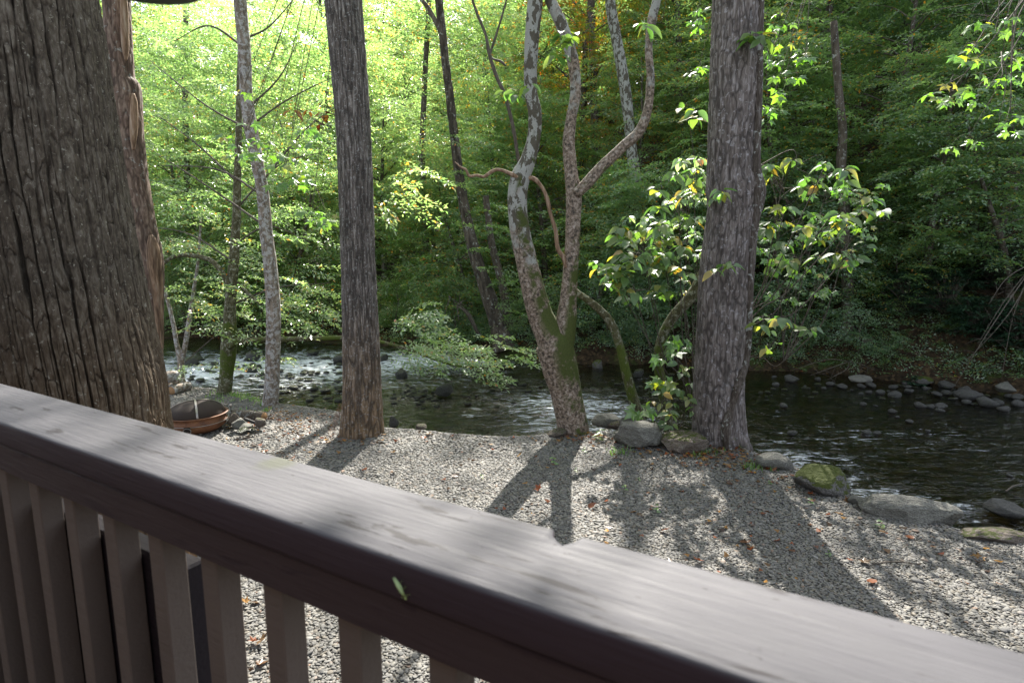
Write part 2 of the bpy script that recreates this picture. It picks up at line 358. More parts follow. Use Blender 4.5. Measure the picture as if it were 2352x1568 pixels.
def paint(name, col, peel=.0, dark=(.03, .022, .03), side=None):
    m = NT(name); v = m.co(scale=(1, 6, 6)); v2 = m.co()
    a = m.noise(v, 4.5, 6, .6, .4); g = m.noise(m.co(scale=(1, 14, 14)), 9, 5, .6); b = m.noise(v2, 1.8, 4)
    c = m.mix(m.ramp(b, [(.3, 0.), (.7, .5)]), col, tuple(q * .72 for q in col))
    c = m.mix(m.ramp(g, [(.35, .08), (.6, 0.)]), c, tuple(q * .6 for q in col))
    c = m.mix(m.ramp(a, [(.30 + peel * .15, .85), (.33 + peel * .15, 0.)]), c, dark)
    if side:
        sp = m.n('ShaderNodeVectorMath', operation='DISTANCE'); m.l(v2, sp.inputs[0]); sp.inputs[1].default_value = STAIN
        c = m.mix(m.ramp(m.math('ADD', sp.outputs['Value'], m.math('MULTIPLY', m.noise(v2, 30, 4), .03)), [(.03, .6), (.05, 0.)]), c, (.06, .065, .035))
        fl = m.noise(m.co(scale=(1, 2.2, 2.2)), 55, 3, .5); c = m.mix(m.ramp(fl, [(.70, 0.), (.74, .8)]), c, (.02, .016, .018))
        tc = m.n('ShaderNodeTexCoord'); nz = m.sep(tc.outputs['Normal']); c = m.mix(m.ramp(nz, [(.35, 1.), (.75, 0.)]), c, m.mix(m.ramp(b, [(.3, 0.), (.7, .5)]), side, tuple(q * .7 for q in side)))  # upright faces take a darker colour: shade put into the cap paint
    return m.pbr(c, m.ramp(g, [(.3, .6), (.7, .78)]), m.bump(m.math('ADD', g, m.math('MULTIPLY', a, .5)), .5, .004), .22)
_r = ray(640, 1062); _p = _r * (-.304 / _r[2]); STAIN = (float(_p[0] * -.8675 + _p[1] * .4975), -float(_p[0] * .4975 + _p[1] * .8675), 2.396 - 1.45)
M['cap_paint'] = paint('weathered grey brown paint with shaded sides', (.070, .068, .076), .42, (.018, .015, .017), side=(.036, .024, .030))
M['rail_paint'] = paint('peeling brown purple paint', (.042, .028, .029), .55, (.025, .015, .018))
M['baluster_paint'] = paint('taupe baluster paint', (.115, .093, .08), -.3)
M['panel_paint'] = paint('shadow dark board', (.018, .014, .018), -.2)  # the outer panel's shadow is put into this very dark colour
M['deck_wood'] = paint('worn deck boards', (.12, .095, .085), .2)
def rust():
    m = NT('rusted steel'); v = m.co(); a = m.noise(v, 6, 6, .7); b = m.noise(v, 40, 4, .7)
    c = m.ramp(a, [(.3, (.04, .018, .011)), (.5, (.15, .06, .026)), (.7, (.23, .11, .05))]); c = m.mix(m.math('MULTIPLY', b, .4), c, (.08, .035, .02))
    return m.pbr(c, .65, m.bump(b, .4, .003), .4)
M['rust'] = rust()
def simple(name, col, rough=.6, metal=0., sc=20, var=.35, bd=.002):
    m = NT(name); v = m.co(); n = m.noise(v, sc, 5, .65)
    return m.pbr(m.mix(m.ramp(n, [(.3, var), (.7, 0.)]), col, tuple(q * .4 for q in col)), rough, m.bump(n, .4, bd), .4, metal)
M['steel'] = simple('bare steel strap', (.33, .3, .28), .35, .7)
M['screen'] = simple('sooty screen dome', (.03, .019, .014), .85, 0, 60, .6)
M['char'] = simple('charred wood', (.02, .018, .017), .7, 0, 30)
M['cut_wood'] = simple('cut log end', (.3, .17, .08), .8, 0, 14)
M['dark_metal'] = simple('dark bronze metal', (.02, .016, .014), .35, .5)
M['bug'] = simple('green insect body', (.3, .4, .12), .4)
M['bug_wing'] = simple('pale green wing', (.42, .55, .26), .4)
M['wire'] = simple('rusty wire', (.25, .07, .03), .6, .3)
M['snag'] = bark('bare weathered heartwood', (.05, .03, .018), (.22, .14, .09), (.38, .30, .23), 18, 9, 0, bd=.01)

# ------------------------------------------------------------------ terrain and water
WZ = -.45
near_uv = [(300, 882, -.18), (420, 890, -.18), (515, 897, -.16), (620, 922, -.1), (780, 950, -.05), (880, 985, 0), (1150, 1003, 0), (1330, 992, 0),
           (1500, 998, 0), (1640, 1010, 0), (1740, 1040, 0), (1850, 1085, 0), (1960, 1140, 0), (2080, 1178, 0), (2230, 1225, 0), (2352, 1242, 0)]
far_uv = [(375, 777), (600, 779), (850, 792), (1000, 806), (1200, 832), (1500, 838), (1740, 852), (1950, 864), (2133, 884), (2352, 915)]
npts = np.array([G(*q)[:2] for q in near_uv]); fpts = np.array([G(u, v, WZ)[:2] for u, v in far_uv])
npts = np.vstack([[(-60, 14), (-14, 12)], npts, [(7.5, 4.0), (14, 1.5), (60, -12)]])
fpts = np.vstack([[(-70, 30), (-30, 24.5)], fpts, [(16, 9.8), (30, 6), (70, -4)]])
def yN(x): return np.interp(x, npts[:, 0], npts[:, 1])
def yF(x): return np.interp(x, fpts[:, 0], fpts[:, 1])
def H(x, y):
    x = np.asarray(x, float); y = np.asarray(y, float)
    wob = (fbm(P3(x * .9, y * .9, 0), 3) - .5)
    d1 = y - yN(x) - wob * .35; d2 = y - yF(x) - wob * 1.0
    g = -.16 * ss((y - 8.5) / 3) * ss((-x - 1) / 3) + (fbm(P3(x * .5, y * .5, 3), 3) - .5) * .05
    bedz = -.82 + (fbm(P3(x * 1.1, y * 1.1, 7), 4) - .5) * .5 + .12 * ss((-x) / 5) - .1 * ss((x - 2) / 4)
    w = ss((d1 + .05) / (.75 + .6 * ss((-x - 1) / 2)))
    z = g * (1 - w) + bedz * w
    s2 = .03 + .60 * ss((x + 6) / 20)
    up = -.02 + .45 * ss(d2 / .7) * (.55 + .45 * ss((x + 3) / 4)) + 32 * (1 - np.exp(-s2 * np.maximum(d2 - .7, 0) / 32)) + .35 * np.maximum(d2 - 55, 0) * (1 - ss((x + 3) / 12))
    up = up + (fbm(P3(x * .35, y * .35, 5), 4) - .5) * (.5 + .02 * np.maximum(d2, 0)) * ss(d2 / 3) + (fbm(P3(x * 2, y * 2, 9), 3) - .5) * .22 * ss(d2 / 1.0)
    w2 = ss((d2 + 1.6) / 1.6)
    return z * (1 - w2) + (WZ + up) * w2
def cls(x, y):
    wob = (fbm(P3(x * .9, y * .9, 0), 3) - .5)
    d1 = y - yN(x) - wob * .35; d2 = y - yF(x) - wob * 1.0
    return np.where(d2 > -.1, 1., np.where(d1 > .12, .5, 0.))
def axis(*segs):
    return np.unique(np.concatenate([np.arange(a, b, s) for a, b, s in segs]))
xs = axis((-90, -30, 4), (-30, -14, .8), (-14, 16, .13), (16, 30, .6), (30, 100, 4)); ys = axis((-20, 0, 2), (0, 3, .5), (3, 22, .11), (22, 34, .4), (34, 150, 3))
X, Y = np.meshgrid(xs, ys); Z = H(X, Y); nx, ny = len(xs), len(ys)
i = (np.arange(ny - 1)[:, None] * nx + np.arange(nx - 1)[None, :]).ravel()
tag(obj('ground', mk('ground', np.stack([X, Y, Z], -1), np.stack([i, i + 1, i + nx + 1, i + nx], 1), M['ground'], tint=cls(X, Y).ravel())), kind='structure')

def turb(x, y):
    g = lambda cx, cy_, sx, sy: np.exp(-((x - cx) / sx) ** 2 - ((y - cy_) / sy) ** 2)
    t = .95 * g(-8, 15.5, 6, 3.2) + .8 * g(1.2, 11.2, 1.8, 1.9) + .55 * g(4.3, 8.2, 1.1, .8) + .7 * g(5.0, 6.9, .9, .45) + .35 * g(6.5, 9.5, 2.2, .8) + .55 * g(-3, 17, 3, 1.8)
    return np.clip(t * (.45 + 1.1 * fbm(P3(x * .5, y * 1.1, 2), 3)), 0, 1.1)
xs = axis((-70, -16, 2), (-16, -9, .16), (-9, 12, .07), (12, 60, 1.5)); ys = axis((-16, 3, 1), (3, 14, .06), (14, 23, .11), (23, 32, .8))
X, Y = np.meshgrid(xs, ys); T = turb(X, Y)
a = R(20); U = X * math.cos(a) + Y * math.sin(a); Q = -X * math.sin(a) + Y * math.cos(a)
Z = WZ + (fbm(P3(U * 1.3, Q * 3.2, 1), 4) - .5) * (.035 + .20 * T) + (fbm(P3(U * 4, Q * 9, 5), 3) - .5) * (.018 + .06 * T)
nx, ny = len(xs), len(ys); i = (np.arange(ny - 1)[:, None] * nx + np.arange(nx - 1)[None, :]).ravel()
F = np.stack([i, i + 1, i + nx + 1, i + nx], 1)
xc, yc = X.ravel()[F[:, 0]], Y.ravel()[F[:, 0]]
keep = (yc > yN(xc) - .6) & (yc < yF(xc) + 1.2); F = F[keep]
used, inv = np.unique(F, return_inverse=True)
tag(obj('water', mk('water', np.stack([X, Y, Z], -1).reshape(-1, 3)[used], inv.reshape(F.shape), M['water'], tint=T.ravel()[used])), kind='structure')

# ------------------------------------------------------------------ gravel (uncountable pebbles, one object)
def gn_points(name, pts, rot, scl, build, kind='stuff'):
    me = bpy.data.meshes.new(name); me.vertices.add(len(pts)); me.vertices.foreach_set('co', np.asarray(pts, np.float32).ravel())
    for nm, arr in (('rot', rot), ('scl', scl)):
        at = me.attributes.new(nm, 'FLOAT_VECTOR', 'POINT'); at.data.foreach_set('vector', np.asarray(arr, np.float32).ravel())
    o = obj(name, me); o['kind'] = kind
    g = bpy.data.node_groups.new(name, 'GeometryNodeTree')
    g.interface.new_socket('Geometry', in_out='INPUT', socket_type='NodeSocketGeometry'); g.interface.new_socket('Geometry', in_out='OUTPUT', socket_type='NodeSocketGeometry')
    n = g.nodes; gi = n.new('NodeGroupInput'); go = n.new('NodeGroupOutput'); ip = n.new('GeometryNodeInstanceOnPoints'); jn = n.new('GeometryNodeJoinGeometry')
    m2p = n.new('GeometryNodeMeshToPoints'); g.links.new(gi.outputs[0], m2p.inputs[0])
    build(g, jn)
    g.links.new(m2p.outputs[0], ip.inputs['Points']); g.links.new(jn.outputs[0], ip.inputs['Instance'])
    ip.inputs['Pick Instance'].default_value = True
    for nm, s in (('rot', 'Rotation'), ('scl', 'Scale')):
        na = n.new('GeometryNodeInputNamedAttribute'); na.data_type = 'FLOAT_VECTOR'; na.inputs['Name'].default_value = nm
        if s == 'Rotation':
            er = n.new('FunctionNodeEulerToRotation'); g.links.new(na.outputs[0], er.inputs[0]); g.links.new(er.outputs[0], ip.inputs[s])
        else: g.links.new(na.outputs[0], ip.inputs[s])
    g.links.new(ip.outputs[0], go.inputs[0]); o.modifiers.new('scatter', 'NODES').node_group = g
    return o
def ico_np(sub):
    import bmesh
    bm = bmesh.new(); bmesh.ops.create_icosphere(bm, subdivisions=sub, radius=1)
    v = np.array([q.co[:] for q in bm.verts]); f = np.array([[x.index for x in p.verts] for p in bm.faces]); bm.free(); return v, f
ICO = {k: ico_np(k) for k in (1, 2, 3, 4, 5)}
def src_objects(meshes):
    r = []
    for m in meshes: r.append(bpy.data.objects.new(m.name, m))
    return r
def from_objects(objs):
    def f(g, jn):
        for s in reversed(objs):
            oi = g.nodes.new('GeometryNodeObjectInfo'); oi.inputs[0].default_value = s; oi.inputs['As Instance'].default_value = True
            g.links.new(oi.outputs['Geometry'], jn.inputs[0])
    return f
rng = np.random.default_rng(5)
def pebble_mesh(k):
    v, f = ICO[2]; d = 1 + (vn(v * 1.3 + k * 9.1) - .5) * .55; v = v * d[:, None]; return mk('pebble', v, f, M['pebble'])
pebs = src_objects([pebble_mesh(k) for k in range(5)])
pp = []
for y0, y1, s in ((.6, 5.2, .0205), (5.2, 7.5, .024), (7.5, 13.2, .032)):
    gx, gy = np.meshgrid(np.arange(-11, 9, s), np.arange(y0, y1, s * .9)); gx = gx.ravel() + rng.uniform(-.5, .5, gx.size) * s; gy = gy.ravel() + rng.uniform(-.5, .5, gy.size) * s
    k = (np.abs(gx) < .97 * gy + 1.3) & (gy < yN(gx) + .25) & (.4975 * gx + .8675 * gy > .72)
    pp.append(np.stack([gx[k], gy[k], np.full(k.sum(), s)], 1))
pp = np.concatenate(pp); n = len(pp)
sz = pp[:, 2] * .57 * rng.lognormal(0, .28, n); z = H(pp[:, 0], pp[:, 1]) + sz * .25
scl = np.stack([sz * rng.uniform(.9, 1.35, n), sz * rng.uniform(.65, 1, n), sz * rng.uniform(.3, .55, n)], 1)
rot = np.stack([rng.normal(0, .22, n), rng.normal(0, .22, n), rng.uniform(0, 6.28, n)], 1)
print('pebbles', n)
gn_points('gravel', np.stack([pp[:, 0], pp[:, 1], z], 1), rot, scl, from_objects(pebs))

# ------------------------------------------------------------------ deck and railing
N2 = np.array([.4975, .8675]); DR = np.array([-.8675, .4975]); ZD = 1.45
def onrail(sx, sy, d):               # source pixel -> (t, local z) on the upright plane d
    r = ray(sx / 1.63265, sy / 1.63265); k = d / (r[0] * N2[0] + r[1] * N2[1]); p = r * k
    return p[0] * DR[0] + p[1] * DR[1], p[2] + CAMZ - ZD
rail = thing('deck_railing', (0, 0, ZD), 'painted wooden deck railing with a broad grey cap crossing the foreground', 'railing', rz=math.atan2(DR[1], DR[0]))
h0 = CAMZ - ZD - .304
pnt = G(2106 / 1.63265, 2000 / 1.63265, CAMZ - .304); t_notch = float(pnt[0] * DR[0] + pnt[1] * DR[1]); t_joint = onrail(523, 1771, .4055)[0]
# one continuous cap plank
def cap_board(x0, x1, seed):
    pr = []                          # profile (d, z), rounded corners
    d0, d1, za, zb = .4055, .5455, h0 - .046, h0; r = .007
    for cx, cz, a0 in ((d0 + r, zb - r, 180), (d1 - r, zb - r, 90), (d1 - r, za + r, 0), (d0 + r, za + r, -90)):
        for q in range(4): aa = R(a0 - q * 30); pr.append((cx + r * math.cos(aa), cz + r * math.sin(aa)))
        if cz > za + .02 and a0 == 180:
            for q in (.2, .4, .6, .8): pr.append((d0 + r + (d1 - d0 - 2 * r) * q, zb))
    pr = np.array(pr); npf = len(pr); xs = np.linspace(x0, x1, max(8, int((x1 - x0) / .004)))
    D = np.repeat(pr[None, :, 0], len(xs), 0); Zz = np.repeat(pr[None, :, 1], len(xs), 0); Xx = np.repeat(xs[:, None], npf, 1)
    wv = (fbm(P3(Xx * 3, D * 40, seed), 3) - .5) * .0022; Zz = Zz + wv; D = D + (fbm(P3(Xx * 2, Zz * 9, seed + 5), 2) - .5) * .003
    for tn, wd_, dep in ((t_notch, .011, .015), (t_notch - .012, .008, .006)):
        u = (Xx - tn) / wd_; k = np.clip(1 - u ** 2, 0, 1) ** .6 * (D > d1 - .03) * (.75 + .5 * vn(P3(Xx * 160, 0 * D, 3))); D = D - k * dep; Zz = Zz - k * .006 * (Zz > zb - .01)
    ends = np.array([0, len(xs) - 1]); D[ends] = d0 + (D[ends] - d0) * .985 + .001
    V = np.stack([Xx, -D, Zz], -1).reshape(-1, 3); i = np.arange(len(xs) - 1)[:, None] * npf; j = np.arange(npf)[None, :]; j2 = (j + 1) % npf
    Fq = [tuple(q) for q in np.stack([i + j, i + j2, i + npf + j2, i + npf + j], -1).reshape(-1, 4).tolist()]
    Fq += [tuple(range(npf))[::-1], tuple((len(xs) - 1) * npf + q for q in range(npf))]
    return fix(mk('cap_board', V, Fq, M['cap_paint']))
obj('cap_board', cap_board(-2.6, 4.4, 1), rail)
def bx(name, mat, *a, parent=None, b=.003):
    v, f = box(*a, b=b); return obj(name, fix(mk(name, v, f, mat, False)), parent)
bx('under_rail', M['rail_paint'], -2.6, 4.4, -.5195, -.4115, h0 - .103, h0 - .0475, parent=rail)
bx('bottom_rail', M['rail_paint'], -2.6, 4.4, -.5195, -.4115, .07, .108, parent=rail)
v, f = box(-.018, .018, -.4615, -.4255, .11, h0 - .1045, .002); bal = fix(mk('baluster', v, f, M['baluster_paint'], False))
t0 = .7475 - .018
for k in range(-24, 27): obj('baluster', bal, rail, (t0 + k * .1337, 0, 0))
tp, zp = onrail(700, 2128, .4715)
bx('outer_panel', M['panel_paint'], tp, 4.3, -.503, -.4645, .02, zp, parent=rail, b=.004)
bx('rail_post', M['rail_paint'], 4.0, 4.09, -.62, -.53, -.2, h0 - .05, parent=rail)
deck = thing('deck', (0, 0, 0), 'raised wooden deck the railing stands on, beneath the viewpoint', 'deck', rz=math.atan2(DR[1], DR[0]))
v, f = box(-2.6, 4.4, -.068, .068, ZD - .038, ZD, .003); fb = fix(mk('floor_board', v, f, M['deck_wood'], False))
for k in range(24): obj('floor_board', fb, deck, (0, -.45 + k * .142, 0))
bx('rim_joist', M['panel_paint'], -2.6, 4.4, -.56, -.523, ZD - .24, ZD - .003, parent=deck)
for x in (-2.4, .9, 4.2): bx('deck_post', M['panel_paint'], x - .045, x + .045, -.515, -.425, -.02, ZD - .042, parent=deck)
# green insect on the face of the cap
tb, zb = onrail(1511, 2199, .4055); c = DR * tb + N2 * .4015
bug = thing('insect', (c[0], c[1], zb + ZD), 'tiny pale green insect clinging to the front edge of the rail cap', 'insect', rz=math.atan2(DR[1], DR[0]))
tilt = Matrix.Rotation(R(-52), 3, 'Y')
def rv(p): return tuple(tilt @ Vector(p))
mb = MB(); tadd(mb, [(*rv((-.008, 0, 0)), .0004), (*rv((-.004, 0, 0)), .0014), (*rv((.002, 0, 0)), .0013), (*rv((.009, 0, 0)), .0003)], 8, 12); obj('body', mb.mesh('body', M['bug']), bug)
mb = MB(); tadd(mb, [(*rv((-.009, 0, 0)), .0005), (*rv((-.0105, 0, 0)), .0012), (*rv((-.012, 0, 0)), .0006)], 8, 6); obj('head', mb.mesh('head', M['bug']), bug)
for sy in (-.0009, .0012):
    mb = MB(); tadd(mb, [(*rv((-.006, sy + .001, .0012)), .0003), (*rv((.003, sy + .0015, .002)), .0016), (*rv((.013, sy + .001, .0008)), .0002)], 6, 8); obj('wing', mb.mesh('wing', M['bug_wing']), bug)
for q, (a, b_) in enumerate(((-.006, -.010), (-.003, -.001), (.001, .006))):
    for s in (1, -1):
        mb = MB(); tadd(mb, [(*rv((a, 0, 0)), .0002), (*rv(((a + b_) / 2, .001, s * .003)), .0002), (*rv((b_, -.003, s * .005)), .00015)], 4, 5); obj('leg', mb.mesh('leg', M['bug']), bug)
# dark rim hanging at the top left, close to the lens
pl = W(268, -73, .62); lamp = thing('hanging_lamp', (pl[0], pl[1] + .02, pl[2]), 'dark round lamp pan hanging close overhead at the top edge', 'lamp')
def lathe(prof, n=40):
    V = [(r * math.cos(2 * math.pi * k / n), r * math.sin(2 * math.pi * k / n), z) for r, z in prof for k in range(n)]
    F = [(i * n + k, i * n + (k + 1) % n, (i + 1) * n + (k + 1) % n, (i + 1) * n + k) for i in range(len(prof) - 1) for k in range(n)]
    return V, F
v, f = lathe([(.001, .006), (.03, .001), (.066, .0), (.0735, .003), (.075, .008), (.0735, .011), (.03, .014), (.012, .05), (.001, .052)]); obj('pan', fix(mk('pan', v, f, M['dark_metal'])), lamp)
obj('rod', tmesh('rod', [(0, 0, .045, .004), (0, 0, .3, .004), (0, 0, .6, .004)], 8, 4, M['dark_metal'], (0, 0, 0)), lamp)

# ------------------------------------------------------------------ foliage sprays (flat, layered twigs with two rows of leaves)
def spray_template(k, ll=.085, lw=.42, dens=1.0):
    r = np.random.default_rng(100 + k); P = []; A = []
    def row(p0, ang, L):
        n = max(2, int(L / .06 * dens))
        for i in range(n):
            t = (i + .6) / n * L; s = 1 if i % 2 else -1
            P.append((p0[0] + math.cos(ang) * t, p0[1] + math.sin(ang) * t, -.18 * (p0[0] + t) ** 2 + r.normal(0, .02))); A.append(ang + s * r.uniform(.5, 1.1))
        P.append((p0[0] + math.cos(ang) * L, p0[1] + math.sin(ang) * L, -.18 * (p0[0] + L) ** 2)); A.append(ang)
    s = .1; sd = 1
    while s < .98:
        row((s, 0), sd * r.uniform(.6, 1.0), .45 * (1.05 - s * .7) * r.uniform(.6, 1.15)); sd = -sd; s += .085
    row((.55, 0), 0, .45)
    P = np.array(P); A = np.array(A); n = len(A); sc = ll * r.uniform(.65, 1.2, n); tilt = r.normal(0, .38, n); pitch = r.normal(.12, .3, n)
    q = np.array([[0, 0, 0], [.45, lw / 2, .06], [1, 0, -.08], [.45, -lw / 2, .06]])[None] * sc[:, None, None]
    y = q[..., 1] * np.cos(tilt)[:, None] - q[..., 2] * np.sin(tilt)[:, None]; z = q[..., 1] * np.sin(tilt)[:, None] + q[..., 2] * np.cos(tilt)[:, None]; x = q[..., 0]
    x2 = x * np.cos(pitch)[:, None] + z * np.sin(pitch)[:, None]; z2 = -x * np.sin(pitch)[:, None] + z * np.cos(pitch)[:, None]
    ca, sa = np.cos(A)[:, None], np.sin(A)[:, None]
    return np.stack([x2 * ca - y * sa, x2 * sa + y * ca, z2], -1) + P[:, None]
def sprays(specs, seed, ll=.085, lw=.42, dens=1.0, flat=.22):
    """specs: (x,y,z, azimuth, rise, size); returns verts, quads, tint."""
    r = np.random.default_rng(seed); T = [spray_template(k, ll, lw, dens) for k in range(5)]; VV = []; TT = []
    S = np.asarray(specs, float)
    which = r.integers(0, 5, len(S))
    for k in range(5):
        s = S[which == k]
        if not len(s): continue
        az, ri = s[:, 3], s[:, 4]; n = len(s)
        ro = r.normal(0, flat, n); X = np.stack([np.cos(az) * np.cos(ri), np.sin(az) * np.cos(ri), np.sin(ri)], 1)
        Yv = np.stack([-np.sin(az), np.cos(az), 0 * az], 1); Zv = np.cross(X, Yv); Y2 = Yv * np.cos(ro)[:, None] + Zv * np.sin(ro)[:, None]; Z2 = np.cross(X, Y2)
        Rm = np.stack([X, Y2, Z2], -1) * s[:, 5][:, None, None]
        V = np.einsum('nij,lqj->nlqi', Rm, T[k]) + s[:, None, None, :3]
        # leaves keep their own size: shrink about each leaf's base when the spray is scaled
        b = V[:, :, :1]; V = b + (V - b) / s[:, 5][:, None, None, None]
        VV.append(V.reshape(-1, 3)); nl = n * len(T[k]); tt = np.clip(r.uniform(0, 1, nl) * .75 + np.repeat(r.uniform(0, .25, n), len(T[k])), 0, 1); TT.append(np.repeat(tt, 4))
    V = np.concatenate(VV); return V, np.arange(len(V)).reshape(-1, 4), np.concatenate(TT)

def gen_tree(seed, h, z0, nb, Lm, ll=.09, dens=1.0, trunk_r=None, top=.5, lean=.4, step=.5, sp=(.85, 1.25), fill=260):
    r = np.random.default_rng(seed); tr = trunk_r or (.04 + h * .011); mb = MB(); sp_ = []
    tx, ty = r.normal(0, lean, 2)
    tp = [(0, 0, -.3, tr * 1.35), (0, 0, .25, tr * 1.05), (tx * .25, ty * .2, h * .3, tr * .85), (tx * .5 + r.normal(0, .15), ty * .6, h * .6, tr * .6), (tx, ty, h * .97, tr * .12)]
    tadd(mb, tp, 9, 16); S = spine(tp, 60)
    for b in range(nb):
        f = (b + r.uniform(0, .8)) / nb; z = z0 + (h * .96 - z0) * f; k = np.argmin(abs(S[:, 2] - z)); p = S[k, :3]; az = b * 2.4 + r.normal(0, .4)
        L = Lm * (math.sin(math.pi * (.18 + .72 * f) ) ** .7) * r.uniform(.65, 1.15) * (1 - .35 * f); ri = r.uniform(.15, .6) + .5 * f
        d = np.array([math.cos(az), math.sin(az), 0]); rad = max(.008, S[k, 3] * .42)
        q = [p, p + d * L * .35 + [0, 0, L * .35 * math.tan(ri) * .9], p + d * L * .7 + [r.normal(0, .1), r.normal(0, .1), L * .6 * math.tan(ri) * .85], p + d * L + [0, 0, L * .7 * math.tan(ri) * .8]]
        bp = [(*a, rad * (1 - .3 * i)) for i, a in enumerate(q)]; tadd(mb, bp, 5, 7)
        B = spine(bp, 40); t = .28
        while t < 1.02:
            c = B[min(39, int(t * 39)), :3]
            for s in (-1, 1):
                sp_.append((*c, az + s * r.uniform(.25, 1.2), r.normal(-.04, .2), r.uniform(*sp)))
            if r.random() < .3: sp_.append((*c, az + r.normal(0, .5), r.uniform(.2, .8), r.uniform(*sp) * .8))
            t += step / max(L, .6) * r.uniform(.7, 1.2)
    zc = (z0 + h) / 2
    for k in range(fill):
        f = r.uniform(.03, 1.02); a = r.uniform(0, 6.28); q = Lm * math.sin(math.pi * (.14 + .76 * f)) ** .8 * r.uniform(.25, 1.08); z = z0 + (h - z0) * f * .98
        k2 = np.argmin(abs(S[:, 2] - z)); sp_.append((S[k2, 0] + q * math.cos(a), S[k2, 1] + q * math.sin(a), z + q * .25 + r.normal(0, .15), a + r.normal(0, .6), r.normal(-.05, .2), r.uniform(*sp)))
    V, F, tt = sprays(sp_, seed + 1, ll, dens=dens)
    return mb, V, F, tt
def variant(name, *a, bark_m='bark_far', leaf_m='leaf_mid', **k):
    mb, V, F, tt = gen_tree(*a, **k)
    return dict(trunk=mb.mesh('trunk', M[bark_m]), crown=mk('crown', V, F, M[leaf_m], False, tint=tt), h=a[1])
VAR = {
 'lowA': variant('lowA', 11, 9.5, 1.0, 32, 3.3, .14, .75, fill=190),
 'lowB': variant('lowB', 12, 8.0, .9, 26, 2.9, .135, .8, lean=.8),
 'lowC': variant('lowC', 13, 6.0, .7, 20, 2.4, .13, .8, lean=.6),
 'talA': variant('talA', 14, 14, 2.6, 36, 3.6, .155, .75, fill=260),
 'talB': variant('talB', 15, 16, 3.5, 36, 3.9, .16, .75, lean=.7, fill=480),
 'bush': variant('bush', 16, 2.6, .2, 14, 1.6, .10, .8, trunk_r=.03, fill=50),
}
print('leaf quads', {k: len(v['crown'].polygons) for k, v in VAR.items()})
def set_mat(o, m):
    if o.data.materials[0] is not m: o.material_slots[0].link = 'OBJECT'; o.material_slots[0].material = m
def place_tree(kind, name, x, y, sc, rz, label, cat, group, leaf=None, bark_m=None, z=None):
    zz = float(H(x, y)) if z is None else z
    t = thing(name, (x, y, zz - .05), label, cat, group, rz)
    a = obj('trunk', VAR[kind]['trunk'], t, sc=sc); b = obj('crown', VAR[kind]['crown'], t, sc=sc)
    if leaf: set_mat(b, M[leaf])
    if bark_m: set_mat(a, M[bark_m])
    return t

# ------------------------------------------------------------------ near trees, traced trunk by trunk at their own distances
def sp_uv(lst, Y, bend=None):
    out = []
    for q in lst:
        u, v, w = q[:3]; y = q[3] if len(q) > 3 else Y; p = W(u, v, y); out.append((*p, w / FV * y * 1.0))
    return out
def ridged(f, fl, depth, fine=.25, thr=.28):
    def d(th, L, r):
        r0 = np.median(r); x, y = np.cos(th) * r0, np.sin(th) * r0
        wv = (fbm(P3(x * 3, y * 3, L * .9), 2) - .5) * .9
        a = np.abs(2 * fbm(P3(x * f + wv, y * f + wv, L * fl), 2) - 1); b = np.abs(2 * vn(P3(x * f * 2.1 + 9 + wv, y * f * 2.1, L * fl * 1.8)) - 1)
        crack = 1 - ss(a / thr); crack2 = (1 - ss(b / .35)) * .45
        n = fbm(P3(x * f * 2.5, y * f * 2.5, L * f * .9), 3) - .5; LASTC[0] = np.clip(np.maximum(crack, crack2) - n * .35, 0, 1)
        return -depth * np.maximum(crack, crack2) + depth * fine * n * 2 + r * .05 * (fbm(P3(x * 1.6, y * 1.6, L * .5), 2) - .5)
    return d
def lumpy(amp, f=1.6, fine=.004, ff=22):
    def d(th, L, r):
        r0 = np.median(r); x, y = np.cos(th) * r0, np.sin(th) * r0
        return r * amp * (fbm(P3(x * f / max(r0, .04) * .5, y * f / max(r0, .04) * .5, L * f), 3) - .5) * 2 + fine * (fbm(P3(x * ff, y * ff, L * ff * .35), 3) - .5) * 2
    return d
def flare(th, L, r, n=5, a=.22, h=.5, ph=0.):
    return r * a * np.exp(-L / h) * (np.cos(n * th + ph) * .5 + .3 * np.cos((n - 2) * th + 1.3) + .2)
